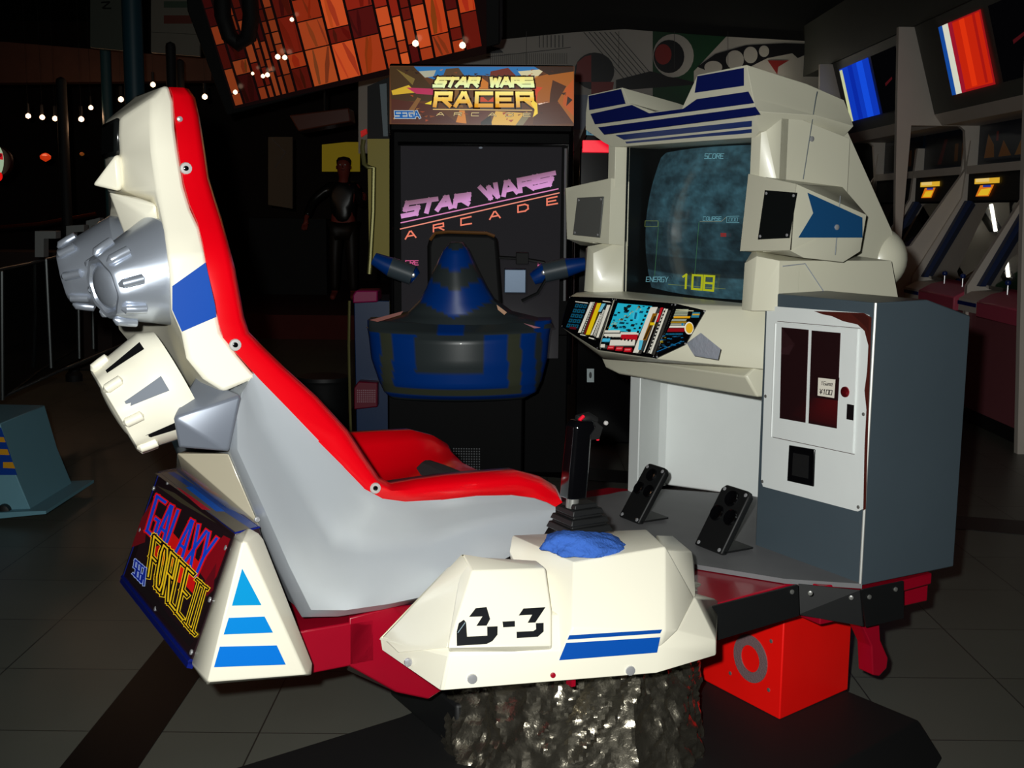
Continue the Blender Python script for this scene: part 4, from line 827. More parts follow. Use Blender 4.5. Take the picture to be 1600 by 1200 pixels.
for fl_p, fl_c in (([(578, 500), (630, 486), (626, 492), (590, 503)], (150, 60, 40)), ([(818, 505), (845, 512), (835, 513)], (170, 50, 80)), ([(776, 476), (792, 488), (788, 492), (778, 484)], (200, 130, 60))):
    art('side_flash', [('p', fl_p, fl_c)], pxmap(Vector((0, -1, 0)), -(YC-.17)), Vector((0, -1, 0)), decal_mat, cabr)
# seat back hoop, lower pedestal with speaker mesh
MB().prism([P(*q, Y=5.6) for q in ((668, 480), (667, 385), (672, 368), (690, 363), (765, 365), (778, 372), (780, 395), (786, 480))], (0, .08, 0)).put('headrest_shell', black_matte, cabr, bevel=.02)
MB().tube([P(*q, Y=5.55) for q in ((672, 375), (680, 364), (700, 362), (760, 364), (773, 369))], .008, 6).put('headrest_trim', mat('brown_trim', (120, 80, 40), .3), cabr)
MB().bx(P(608, 600, Y=5.5).x, P(818, 600, Y=5.5).x, 5.42, 6.1, .01, .62).put('pedestal', mat('satin_black', (4, 4, 5), .5), cabr, bevel=.01)
pg = [('r', 708+i*4, 700+j*4, 710+i*4, 702+j*4, (90, 92, 96)) for i in range(11) for j in range(10)]
art('speaker_mesh', pg, pxmap(Vector((0, -1, 0)), -5.42), Vector((0, -1, 0)), decal_mat, cabr)
bar_m = [((584, 404), (610, 417), (645, 430), (650, 434)), ((915, 412), (885, 418), (850, 426), (832, 436))]
for q in bar_m:
    o = MB().tube([P(*p, Y=5.5) for p in q], [.03, .045, .045, .03], 12).put('control_handle', mat('blue_handle', (0, 60, 140), .35, coat=.3), cabr)
    MB().tube([P(*q[1], Y=5.46), P(*q[2], Y=5.46)], .047, 12).put('grip_sleeve', grey_paint, o)
    screw('pivot_bolt', P(*q[2], Y=5.44), Vector((0, -1, 0)), .012, chrome, o)
MB().bx(P(788, 430, Y=5.5).x, P(822, 430, Y=5.5).x, 5.46, 5.6, P(800, 457, Y=5.5).z, P(800, 420, Y=5.5).z).put('throttle_box', mat('pale_metal_box', (90, 106, 126), .4, metal=.4), cabr, bevel=.004)
MB().tube([P(*p, Y=5.45) for p in ((780, 402), (815, 404), (850, 410), (860, 425), (840, 458), (815, 470))], .008, 6).put('cable', black_rub, cabr)
MB().bx(P(806, 395, Y=5.5).x, P(826, 395, Y=5.5).x, 5.44, 5.55, P(800, 412, Y=5.5).z, P(800, 394, Y=5.5).z).put('throttle_head', black_matte, cabr, bevel=.003)

# ---- dark cabinet with red lit strip, right of it, mostly behind the ride's hood
c2 = empty('dark_game_cabinet', (P(960, 600, Y=7).x, 7.2, 0), 'dark cabinet with glowing red strip and small blue plate behind the ride monitor', 'arcade machine')
xa, xb = P(903, 400, Y=7).x, P(1075, 400, Y=7).x
MB().prism([Vector((xa, 7.0, .01)), Vector((xa, 7.0, 1.75)), Vector((xa+.08, 7.0, 1.95)), Vector((xb, 7.0, 1.95)), Vector((xb, 7.0, .01))], (0, .8, 0)).put('cabinet_body', black_gloss, c2, bevel=.01)
MB().bx(P(910, 235, Y=6.98).x, xb-.02, 6.93, 7.0, P(920, 238, Y=6.98).z, P(920, 220, Y=6.98).z).put('lit_strip', mat('red_lit_strip', (180, 10, 30), .3, emit=(236, 16, 44), es=1), c2)
art('blue_plate', [('p', [(916, 202), (937, 202), (938, 212), (916, 211)], (60, 130, 150)), ('t', 'SEGA', [(919, 204), (935, 204), (935, 209), (919, 209)], 1.1, (30, 60, 90)), ('p', [(917, 576), (928, 576), (928, 597), (917, 597)], (120, 130, 130)), ('c', 922.5, 586, 2.2, 5, (20, 24, 26))], pxmap(Vector((0, -1, 0)), -7.0), Vector((0, -1, 0)), art_mat('dim_lit_plate', .45, .4), c2, lift=.004)
MB().tube([P(897, 300, Y=6.9), P(895, 455, Y=6.9), P(892, 600, Y=6.9)], .008, 6).put('edge_trim', chrome, c2)

# ---- yellow cabinet on the left of the racing cabinet
c3 = empty('prize_game_cabinet', (P(590, 600, Y=6.6).x, 6.8, 0), 'yellow sided cabinet with metal tube, magenta pad and blue lower panel beside the racer', 'arcade machine')
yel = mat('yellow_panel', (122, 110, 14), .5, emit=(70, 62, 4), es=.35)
def pp(name, q, Y, t, m, par, **k): return MB().prism([P(*p, Y=Y) for p in q], (0, t, 0)).put(name, m, par, **k)
pp('side_panel', [(574, 217), (609, 217), (609, 405), (577, 405)], 6.5, .5, yel, c3)
pp('lower_body', [(553, 470), (612, 470), (612, 720), (558, 720)], 6.5, .5, mat('dark_blue_panel', (4, 44, 86), .4), c3, bevel=.004)
pp('pad', [(551, 461), (556, 454), (590, 454), (590, 472), (551, 474)], 6.42, .2, mat('magenta_pad', (150, 20, 84), .5), c3, bevel=.008)
sg = pp('speaker_panel', [(553, 606), (560, 596), (590, 598), (590, 636), (553, 640)], 6.42, .1, mat('dark_red_plastic', (110, 10, 40), .35), c3, bevel=.006)
art('speaker_mesh', [('r', 558+i*3, 609+j*3, 559.6+i*3, 610.6+j*3, (170, 130, 140)) for i in range(10) for j in range(7)], pxmap(Vector((0, -1, 0)), -6.42), Vector((0, -1, 0)), decal_mat, sg)
MB().tube([P(*p, Y=6.4) for p in ((568, 218), (566, 230), (569, 256), (575, 261), (584, 262), (583, 330), (579, 400), (577, 428))], .013, 8).put('metal_tube', mat('dull_yellowed_metal', (120, 116, 70), .4, metal=.5), c3)
MB().tube([P(546, 470, Y=6.4), P(545, 540, Y=6.4), P(547, 640, Y=6.4), P(549, 700, Y=6.4)], .008, 8).put('metal_tube', mat('dull_yellowed_metal', (120, 116, 70), .4, metal=.5), c3)
pp('red_lamp', [(563, 205), (572, 201), (573, 208), (564, 214)], 6.4, .04, mat('red_lamp_lens', (190, 20, 20), .2, emit=(150, 16, 14), es=.6), c3)
pp('upper_frame', [(574, 135), (609, 120), (609, 217), (574, 217)], 6.5, .5, black_matte, c3)
pp('pale_plate', [(593, 132), (604, 130), (606, 213), (599, 213)], 6.46, .02, mat('pale_grey_plate', (90, 104, 110), .5), c3)
# ================================================================ ROW OF SLANTED CABINETS on the right
XF = 3.07
nX = Vector((-1, 0, 0))
def Xp(px, py, X=XF): return P(px, py, X=X)
side_c = mat('grey_cabinet_side', (226, 216, 204), .6, mottle=.08)
dkgrey = mat('dark_grey_header', (92, 94, 86), .6, mottle=.2)
pinkm = mat('pink_cabinet_front', (150, 84, 92), .55, mottle=.1); pinkp = mat('pink_panel_edge', (206, 84, 108), .45)
scm = mat('dark_monitor_glass', (4, 4, 6), .02, coat=1)
scm.node_tree.nodes['Principled BSDF'].inputs['Coat Roughness'].default_value = .01
glw = art_mat('lit_header_graphics', 1.0, .9, base=.3, spec=0)
TOPZ = 2.78
def zx(px, py, Y=9.15): p = P(px, py, Y=Y); return (p.x-XF, p.z)
def plate(name, outer, hole, y, th, m, par):
    bm = bmesh.new(); lay = []
    for yy in (y, y+th):
        a = [bm.verts.new(Vector((XF+x, yy, z))) for x, z in outer]; h = [bm.verts.new(Vector((XF+x, yy, z))) for x, z in hole]
        e = [bm.edges.new((q[i], q[(i+1) % len(q)])) for q in (a, h) for i in range(len(q))]
        bmesh.ops.triangle_fill(bm, use_beauty=True, use_dissolve=False, edges=e); lay.append((a, h))
    for p_, q_ in zip(lay[0], lay[1]):
        for i in range(len(p_)): j = (i+1) % len(p_); bm.faces.new((p_[i], p_[j], q_[j], q_[i]))
    bm.verts.index_update(); V = [v.co.copy() for v in bm.verts]; Ff = [[v.index for v in f.verts] for f in bm.faces]; bm.free()
    return mk(name, V, Ff, m, par, smooth=False)
outer = [(zx(1404, 48)[0], TOPZ), (zx(1399, 300)[0], 1.6), (zx(1398, 430)[0], .95), (-.08, 0), (.95, 0), (.95, TOPZ)]
hole = [zx(*q) for q in ((1424, 196), (1500, 197), (1508, 204), (1510, 264), (1424, 384), (1416, 386), (1408, 379))]
def HV(x, y, z): return Vector((XF+x, y, z))
def bay(Y0, Y1, lab, panels, group=None):
    """dividing wall with a cut-out window and the lit headers over two cabinets"""
    r = empty('header_lightbox', (XF+.1, (Y0+Y1)/2, 2.06), lab, 'light box', group)
    hx0, hx1, hz0, hz1 = -.065, .065, 2.71, 2.24
    MB().prism([HV(-.09, Y0, TOPZ), HV(.10, Y0, 2.14), HV(.5, Y0, 2.14), HV(.5, Y0, TOPZ)], (0, Y1-Y0, 0)).put('header_box', dkgrey, r, smooth=False)
    nn_ = Vector((-(hz0-hz1), 0, -(hx1-hx0))).normalized()
    for ya, yb, items in panels:
        # ya is the far edge (left in view)
        art('header_graphics', items, qmap(HV(hx0, ya, hz0), HV(hx0, yb, hz0), HV(hx1, yb, hz1), HV(hx1, ya, hz1)), nn_, glw, r, lift=.012)
    MB().prism([HV(.10, Y0, 2.14), HV(.16, Y0, 2.06), HV(.5, Y0, 2.06), HV(.5, Y0, 2.14)], (0, Y1-Y0, 0)).put('header_ledge', side_c, r, smooth=False)
    return r
def cab(Y0, lab, sub, mini):
    wd = 1.12; r = empty('upright_game_cabinet', (XF+.4, Y0+wd/2, 0), lab, 'arcade machine', 'slanted cabinets along the right wall')
    V = HV; y0, y1 = Y0+.03, Y0+wd-.03
    cheek = [(0, .08), (0, .84), (.00, .92), (.34, 1.52), (.38, 1.95), (.52, 1.95), (.50, 1.50), (.60, .08)]
    for yy, nm in ((Y0, 'side_cheek'), (Y0+wd-.03, 'side_cheek')): MB().prism([V(x, yy, z) for x, z in cheek], (0, .03, 0)).put(nm, side_c, r, smooth=False)
    def slab(name, pts, m, ya=y0, yb=y1, **k): return MB().prism([V(x, ya, z) for x, z in pts], (0, yb-ya, 0)).put(name, m, r, **k)
    slab('lower_front', [(.02, .1), (.02, .78), (.55, .78), (.55, .1)], pinkm)
    slab('kick_plinth', [(.04, .0), (.04, .1), (.55, .1), (.55, .0)], black_matte)
    slab('control_panel', [(-.07, .74), (-.07, .84), (.02, .89), (.20, .93), (.20, .80)], pinkp, y0, y1-.35, bevel=.008)
    MB().prism([V(-.06, y1-.35, .76), V(-.06, y1-.35, .84), V(.02, y1-.35, .885), V(.2, y1-.35, .9), V(.2, y1-.35, .76)], (0, .33, 0)).put('panel_end', side_c, r)
    MB().prism([V(-.062, y1-.33, .80), V(-.062, y1-.33, .825), V(-.064, y1-.02, .825), V(-.064, y1-.02, .80)], (-.004, 0, 0)).put('blue_stripe', mat('cabinet_blue_stripe', (20, 40, 120), .4), r)
    for yy in (y0+.2, y0+.55):
        MB().tube([V(.06, yy, .89), V(.06, yy, .97)], .006, 8).put('joystick', chrome, r)
        MB().rings(V(.06, yy, .955), (0, 0, 1), [(0, .004), (.006, .016), (.018, .02), (.03, .016), (.036, .004)], 14).put('joystick_ball', mat('blue_ball', (20, 50, 120), .3), r)
    slab('monitor_glass', [(.10, .93), (.40, 1.50), (.44, 1.48), (.14, .90)], scm, smooth=False)
    slab('side_liner', [(.06, .92), (.36, 1.50), (.40, 1.50), (.10, .92)], mat('blue_liner', (24, 44, 90), .5), y1-.06, y1, smooth=False)
    slab('card_rail', [(.38, 1.50), (.38, 1.70), (.44, 1.70), (.44, 1.48)], black_matte, smooth=False)
    if mini:
        art('title_card', mini, qmap(V(.375, y1-.15, 1.66), V(.375, y0+.45, 1.66), V(.375, y0+.45, 1.53), V(.375, y1-.15, 1.53)), Vector((-1, 0, 0)), art_mat('lit_cards', .8, .3), r, lift=.006)
    slab('mid_panel', [(.36, 1.70), (.36, 1.76), (.50, 1.76), (.50, 1.70)], side_c, smooth=False)
    slab('title_panel', [(.44, 1.76), (.44, 2.06), (.48, 2.06), (.48, 1.76)], mat('title_panel_blue', (6, 30, 50), .3), smooth=False)
    art('title_panel_graphics', sub, qmap(V(.437, y1-.06, 2.02), V(.437, y0+.06, 2.02), V(.437, y0+.06, 1.79), V(.437, y1-.06, 1.79)), Vector((-1, 0, 0)), decal_mat, r, lift=.004)
    return r
red_p = [('r', 0, 0, 1, 1, (150, 20, 22)), ('r', 0, 0, .10, 1, (20, 70, 150)), ('r', .10, 0, .24, 1, (206, 208, 190)), ('r', .24, 0, .34, 1, (150, 20, 40)), ('r', .34, .02, .96, .97, (190, 34, 12)), ('r', .5, .02, .62, .95, (216, 48, 14)), ('r', .8, .02, .86, .95, (160, 22, 16))]
blk_p = [('r', 0, 0, 1, 1, (3, 3, 4)), ('p', [(.34, .52), (.64, .45), (.64, .49), (.34, .57)], (60, 12, 16))]
blu_p = [('r', 0, 0, 1, 1, (14, 54, 180)), ('r', 0, .02, .10, 1, (190, 196, 150)), ('r', .3, 0, .45, 1, (10, 40, 160)), ('r', .6, 0, .8, 1, (20, 74, 214))]
wht_p = [('r', 0, 0, 1, 1, (30, 70, 140)), ('r', .35, 0, 1, .8, (196, 198, 180))]
sub1 = [('r', 0, 0, 1, 1, (6, 34, 58)), ('p', [(.08, .9), (.14, .15), (.26, .5), (.28, .9)], (196, 120, 20)), ('p', [(.36, .9), (.44, .4), (.6, .9)], (196, 120, 20)), ('p', [(.66, .9), (.78, .35), (.95, .9)], (196, 130, 20)), ('r', .3, .1, .34, .4, (160, 20, 20))]
sub2 = [('r', 0, 0, 1, 1, (10, 20, 24)), ('p', [(.3, .95), (.45, .1), (.52, .1), (.4, .95)], (120, 20, 20)), ('r', .7, .3, .78, .9, (150, 90, 20)), ('r', .86, .3, .92, .9, (150, 90, 20))]
mini1 = [('r', 0, 0, 1, .3, (230, 180, 50)), ('r', .05, .0, .6, .2, (240, 206, 120)), ('p', [(.25, .38), (.80, .38), (.62, 1), (.08, 1)], (226, 120, 20)), ('p', [(.3, .6), (.7, .55), (.58, .95), (.16, .95)], (236, 190, 40)), ('r', .36, .38, .68, .5, (30, 50, 150))]
bay(6.915, 9.145, 'overhead box with lit orange-red panel and black poster above the slanted cabinets', [(8.67, 7.90, red_p), (7.78, 7.02, blk_p)])
bay(9.205, 11.44, 'farther overhead box with lit blue panel, beyond the tall grey dividing panel', [(11.25, 10.35, blu_p), (10.28, 9.62, blk_p), (9.56, 9.34, wht_p)])
for yd_, lb_ in ((9.15, 'tall grey panel with a rounded window cut through it, between the two lit headers'), (6.86, 'tall grey panel cut by the right edge of the photo'), (11.45, 'farthest tall grey panel, beside the lit blue header')):
    tag(plate('dividing_panel', outer, hole, yd_, .05, side_c, None), lb_, 'panel', 'panels dividing the right row')
cab(5.72, 'nearest pink and grey slanted cabinet, cut by the right edge of the photo', sub1, mini1)
cab(6.92, 'pink and grey slanted cabinet with the brightest reflections in its tilted dark screen', sub1, mini1)
cab(8.03, 'pink and grey slanted cabinet next to the cut-out dividing panel, on its near side', sub1, mini1)
cab(9.22, 'slanted cabinet seen through the cut-out window of the dividing panel', sub2, mini1)
cab(10.33, 'farthest slanted cabinet of the row, mostly behind the cream monitor hood', sub2, None)
# soffit over the row
struct(MB().bx(XF-.10, 5.2, 3, 12.6, 2.785, 3.3).put('trim_5', dkgrey, smooth=False))
# ceiling tubes whose reflections show in the monitor glass
# ---------------------------------------------------------------- mural on the back wall
YM = 12.55
mn = Vector((0, -1, 0))
z3 = lambda l: [(760+x*.3375, y*.3375) for x, y in l]
WHT, GRN, BLK, RDD = (190, 184, 172), (20, 70, 36), (16, 14, 16), (150, 40, 34)
m_it = [('p', [(560, 90)]+z3([(0, 190), (400, 150), (640, 135), (770, 145), (770, 700), (0, 700)])+[(560, 240)], WHT), ('p', z3([(770, 145), (1110, 170), (960, 330), (960, 700), (770, 700)]), GRN), ('p', z3([(1110, 170), (1560, 195), (1560, 640), (960, 640), (960, 330)]), WHT),
 ('p', z3([(760, 330), (1000, 390), (600, 420), (600, 370)]), BLK), ('c', *z3([(865, 258)])[0], 32, 34, WHT), ('c', *z3([(845, 262)])[0], 24, 26, BLK), ('c', *z3([(818, 252)])[0], 13, 16, RDD),
 ('p', z3([(975, 310), (1060, 250), (1200, 210), (1380, 200), (1560, 205), (1500, 230), (1300, 270), (1180, 330), (1100, 360)]), BLK), ('c', *z3([(1050, 312)])[0], 14, 10, WHT), ('c', *z3([(1150, 278)])[0], 14, 15, WHT), ('c', *z3([(1222, 255)])[0], 11, 13, WHT), ('c', *z3([(1284, 238)])[0], 8, 9, WHT),
 ('p', z3([(1400, 235), (1530, 230), (1440, 270)]), BLK), ('p', z3([(1300, 280), (1400, 280), (1350, 310), (1345, 345)]), RDD), ('c', *z3([(500, 330)])[0], 31, 29, BLK), ('p', z3([(420, 290), (455, 262), (485, 255), (485, 380), (410, 380)]), RDD), ('p', z3([(485, 380), (590, 380), (580, 440), (485, 440)]), RDD), ('p', z3([(410, 440), (480, 440), (470, 600), (400, 600)]), (150, 160, 176)),
 ('l', z3([(0, 265), (300, 232), (390, 220)]), 1, BLK), ('p', z3([(0, 210), (60, 225), (80, 245), (0, 250)]), BLK)]
for k in range(7): m_it.append(('l', z3([(450+k*24, 150), (640+k*24, 370)]), 1.1, BLK))
for k in range(7): m_it.append(('l', z3([(245+k*18, 165), (245+k*18, 222)]), 1.2, BLK))
for k in range(40): m_it.append(('l', z3([(20+k*9, 250), (20+k*9, 300)]), .9, (110, 104, 96)))
for x in (185, 610, 865, 1112): m_it.append(('l', z3([(x, 150), (x, 320)]), .7, (60, 58, 54)))
mur = art('wall_mural', m_it, pxmap(mn, -YM), mn, decal_mat, None, step=.001)
tag(mur, 'painted band of circles, stripes and crescent shapes high on the dark back wall', 'mural')
# two short tube lamps high on the far wall; the tilted screens mirror them
tubem = mat('lit_tube', (255, 250, 235), .3, emit=(255, 248, 230), es=22)
for a_, b_, lb_ in (((2.66, 2.68), (2.40, 2.58), 'right short white tube lamp on the far wall, mirrored in a tilted screen'), ((2.10, 2.53), (1.92, 2.45), 'left short white tube lamp on the far wall, mirrored in a tilted screen')):
    A1, B1 = Vector((a_[0], 12.3, a_[1])), Vector((b_[0], 12.3, b_[1])); mid_ = (A1+B1)/2
    tl_ = empty('tube_lamp', tuple(mid_), lb_, 'lamp', 'tube lamps on the far wall')
    MB().tube([A1, B1], .016, 10).put('glass_tube', tubem, tl_)
    MB().bx(mid_.x-.16, mid_.x+.16, 12.33, 12.6, mid_.z-.03, mid_.z+.03).put('lamp_bracket', black_matte, tl_)
# ================================================================ STAINED GLASS LIGHT PANEL hanging from the ceiling
YS = 8.0
# the panel leans: its plane is tipped, top nearer the viewer
A0, B0 = P(372, 165, Y=8.3), P(640, 92, Y=8.0)
tl = P(305, -60, Y=7.9)
n_, d_ = plane3(A0, B0, tl)
sgp = empty('glass_light_panel', tuple(PL(520, 50, n_, d_)), 'large backlit orange stained-glass panel in a black frame hanging at a slant', 'light panel')
corner = [(368, 172), (760, 68), (760, -70), (300, -70)]
MB().prism([PL(x, y, n_, d_)-n_*.03 for x, y in [(352, 184), (780, 72), (780, -90), (280, -90), (290, 20)]], -n_*.15).put('frame', black_matte, sgp, bevel=.01)
random.seed(21); items = [('p', [(290, -80), (760, -80), (760, 84), (366, 170)], (14, 6, 6))]
# lead lattice in the panel's own axes
ox, oy = 368.0, 168.0; ax_, ay_ = Vector((.966, -.235)), Vector((-.30, -.95))
def pc(s, t): return (ox+ax_.x*s+ay_.x*t*1.0+s*t*.00035, oy+ax_.y*s+ay_.y*t)
cols = [(0, 14), (16, 40), (42, 54), (56, 64), (66, 74), (76, 84), (86, 98), (100, 126), (128, 168), (170, 204), (206, 246), (248, 268), (270, 284), (286, 300), (302, 322), (324, 352), (354, 372), (374, 400)]
pal = [(176, 60, 24), (160, 48, 20), (128, 30, 16), (186, 72, 32), (92, 20, 12), (194, 82, 36), (72, 14, 12), (150, 52, 22)]
for a, b in cols:
    t = 3
    wide = b-a > 20
    while t < 230:
        h = random.choice([24, 36, 46, 60] if wide else [20, 30, 40]); 
        c = random.choice(pal if wide else pal[2:]); k = .8 if a < 130 else 1.0
        if a < 100: k = .62
        c = tuple(min(255, int(x*k)) for x in c)
        nn = 3
        items.append(('p', [pc(a+1, t), pc(b-1, t), pc(b-1, t+h-2), pc(a+1, t+h-2)], c))
        if wide:
            for _ in range(2):
                s0 = random.uniform(a+2, b-4); w0 = random.uniform(2, 6); k0 = random.uniform(-.15, .15)
                pts_ = [(s0, t+1), (min(b-2, s0+w0), t+1), (max(a+2, min(b-2, s0+w0*1.3+k0*h)), t+h*.5), (max(a+2, min(b-2, s0+w0*.6+k0*h*2)), t+h-3), (max(a+1, min(b-3, s0+k0*h*2)), t+h-3), (max(a+1, min(b-3, s0-w0*.4+k0*h)), t+h*.5)]
                items.append(('p', [pc(*q) for q in pts_], tuple(int(x*random.choice([.68, .8, .9])) for x in c)))
        t += h
items = items[:1]+[i for i in items[1:]]
def clampx(l): return l
art('glass_panes', items, pxmap(n_, d_), n_, art_mat('lit_graphics', 1.0, .2), sgp, lift=.002, step=.00002)
MB().tube([PL(x, y, n_, d_)+n_*.05 for x, y in ((350, -30), (352, 20), (362, 52), (376, 64), (392, 54), (396, 20), (392, -30))], .055, 12).put('dark_loop', black_matte, sgp)
blb = mat('warm_bulb_and_glint', (255, 230, 200), .3, emit=(255, 214, 178), es=2.2)
def bulb(par, p, r): return MB().rings(p-Vector((0, 0, r)), (0, 0, 1), [(0, .002), (r*.4, r*.85), (r, r), (r*1.6, r*.75), (r*2, .002)], 12).put('bulb', blb, par)
for q, r in (((652, 63), .022), ((725, 66), .022), ((460, 26), .014), ((438, 84), .018), ((449, 85), .017), ((415, 114), .014), ((422, 112), .016), ((399, 110), .011), ((372, 139), .016)):  # added glowing beads drawing the hall bulbs' reflections in the glass
    bulb(sgp, PL(*q, n_, d_)+n_*.06, r)
# ---------------------------------------------------------------- hanging bulbs in the hall
LB = ['fourth from the left', 'second from the left']
spots = [((44, 181), 10.0, 'leftmost bulb of the hall, far from the seat'), ((66, 183), 10.0, 'second bulb from the left edge of the hall'), ((86, 185), 10.0, 'third bulb from the left edge of the hall'), ((127, 186), 9.5, 'brightest lone bulb left of the dark column'),
         ((142, 168), 11.0, 'small bulb just above the brightest lone bulb'), ((189, 155), 9.5, 'bulb between the two teal columns'), ((239, 132), 10.0, 'bulb just above the seat back top, left of its red rim'), ((320, 151), 9.5, 'bulb just right of the red seat rim')]
for (q, Yb, lab) in spots:
    c = P(*q, Y=Yb); r = .022
    e = empty('hanging_bulb', tuple(c), 'glowing warm '+lab, 'light bulb', 'bulbs strung across the dark hall')
    bulb(e, c, r)
    MB().tube([c+Vector((0, 0, r)), c+Vector((0, 0, .10))], .012, 8).put('lamp_holder', black_matte, e)
    MB().tube([c+Vector((0, 0, .1)), Vector((c.x, c.y, 4.2))], .0012, 4).put('cord', black_matte, e)
    l = bpy.data.lights.new('bulb_light', 'POINT'); l.energy = 1.1; l.color = (1, .55, .3); l.shadow_soft_size = .03; lo = bpy.data.objects.new('bulb_light', l); C.objects.link(lo); lo.location = c-Vector((0, 0, .06))
# ---------------------------------------------------------------- teal columns
teal = mat('teal_column_paint', (28, 66, 78), .5, mottle=.2)
for px, wpx, Yc, lab in ((216, 30, 8.6, 'broad round teal column behind the seat back'), (173, 16, 11.0, 'slimmer dark teal column left of the broad teal one')):
    c = P(px, 300, Y=Yc); r = wpx/2/F*Yc
    cl = MB().rings(Vector((c.x, c.y, 0)), (0, 0, 1), [(0, r*1.3), (.08, r*1.3), (.1, r), (4.2, r)], 32).put('column', teal, None)
    tag(cl, lab, 'column')
# dark hanging cloth figures with rounded heads
for px, ty, by, wpx, Yc, lab in ((266, 65, 135, 15, 9.0, 'black rounded post standing right behind the top of the seat back'), (95, 120, 190, 16, 9.4, 'black rounded post among the bulbs at the left'), (281, 92, 140, 12, 9.6, 'short black post just right of the taller one behind the seat')):
    c = P(px, ty, Y=Yc); r = wpx/2/F*Yc; 
    po = MB().rings(Vector((c.x, c.y, 0)), (0, 0, 1), [(0, r*1.6), (.05, r*1.6), (.08, r), (c.z-r, r), (c.z-r*.4, r*.85), (c.z, r*.1)], 24).put('black_post', black_matte, None)
    tag(po, lab, 'post')
# pale sign boards high up on the left
def board(name, q, Y, m, lab, cat, items=None):
    o = MB().prism([P(*p, Y=Y) for p in q], (0, .04, 0)).put(name, m, None, smooth=False); tag(o, lab, cat)
    if items: art('sign_lettering', items, pxmap(Vector((0, -1, 0)), -Y), Vector((0, -1, 0)), decal_mat, o)
    return o
paleb = mat('pale_sign_board', (110, 104, 92), .7, mottle=.15)
board('sign_board', [(141, -40), (201, -40), (201, 80), (141, 74)], 9.2, mat('dim_sign_board', (70, 74, 64), .7), 'dim grey-green hanging board with a sideways black letter left of the broad column', 'sign', [('t', 'Z', [(158, 1), (174, 1), (174, 18), (158, 18)], 3, (10, 10, 10)), ('l', [(158, 4), (172, 3)], 2.5, (12, 12, 12)), ('l', [(172, 3), (160, 13)], 2.5, (12, 12, 12)), ('l', [(160, 13), (174, 13)], 2.5, (12, 12, 12))])
board('sign_board', [(236, -40), (312, -40), (312, 88), (236, 82)], 9.2, paleb, 'pale hanging board with faint red and green rows right of the broad column', 'sign', [('r', 256, 24, 300, 37, (96, 44, 34)), ('r', 256, 2, 300, 12, (60, 74, 60)), ('l', [(236, 50), (312, 54)], .8, (60, 56, 48))])
# brown beam running below the boards
struct(MB().prism([P(-60, 60, Y=11.5), P(330, 92, Y=11.5), P(330, 126, Y=11.5), P(-60, 130, Y=11.5)], (0, .2, 0)).put('trim_6', mat('brown_beam', (84, 52, 38), .7, mottle=.4), smooth=False))
# ---------------------------------------------------------------- white letters standing on the rail, glass enclosure
lm = mat('grey_white_letter', (128, 130, 128), .6)
for k, (q, lab) in enumerate(((((54, 361), (87, 361), (87, 373), (68, 373), (68, 402), (54, 402)), 'grey-white angular letter block standing on the barrier, left of the next one'), (((103, 353), (131, 351), (131, 362), (114, 363), (114, 385), (103, 386)), 'grey-white angular letter block standing nearer the silver engines'), (((134, 345), (156, 340), (156, 350), (143, 353), (143, 368), (134, 368)), 'smallest grey-white letter block on the barrier, half behind the engine'))):
    o = MB().prism([P(*p, Y=7.0+k*.5) for p in q], (0, .08, 0)).put('letter_block', lm, None, bevel=.003); tag(o, lab, 'letter')
gl = empty('glass_barrier', (P(40, 620, Y=6.8).x, 6.8, 0), 'dark glass barrier with thin metal posts and sloping top rail at the left', 'barrier')
railm = mat('dark_metal_rail', (70, 74, 74), .35, metal=.6)
MB().tube([P(-40, 430, Y=6.2), P(40, 414, Y=6.8), P(120, 395, Y=7.5), P(200, 378, Y=8.2)], .012, 8).put('top_rail', railm, gl)
MB().tube([P(-40, 640, Y=6.2), P(85, 583, Y=7.0), P(200, 535, Y=8.0)], .01, 8).put('bottom_rail', railm, gl)
for a, b, Y in (((3, 424), (4, 625), 6.4), ((72, 405), (80, 575), 6.95), ((121, 395), (124, 560), 7.5), ((143, 390), (146, 545), 7.7)): MB().tube([P(*a, Y=Y), P(*b, Y=Y)], .011, 8).put('post', railm, gl)
MB().prism([P(0, 424, Y=6.42), P(120, 396, Y=7.5), P(124, 560, Y=7.5), P(2, 622, Y=6.42)], (0, .01, 0)).put('glass_pane', mat('smoked_glass', (20, 22, 22), .08, coat=1), gl, smooth=False)
# counter with copper rail further back
ct = empty('bar_counter', (P(80, 440, Y=10).x, 10, 0), 'dark counter with a thin copper coloured rail behind the glass barrier', 'counter')
MB().bx(P(-40, 400, Y=10).x, P(170, 400, Y=10).x, 10, 10.6, .01, 1.0).put('counter_body', wall_brown, ct)
MB().tube([P(-40, 358, Y=9.8), P(60, 350, Y=9.8), P(110, 341, Y=9.8), P(150, 334, Y=9.8)], .014, 8).put('copper_rail', mat('copper_rail', (150, 70, 40), .25, metal=.9), ct)
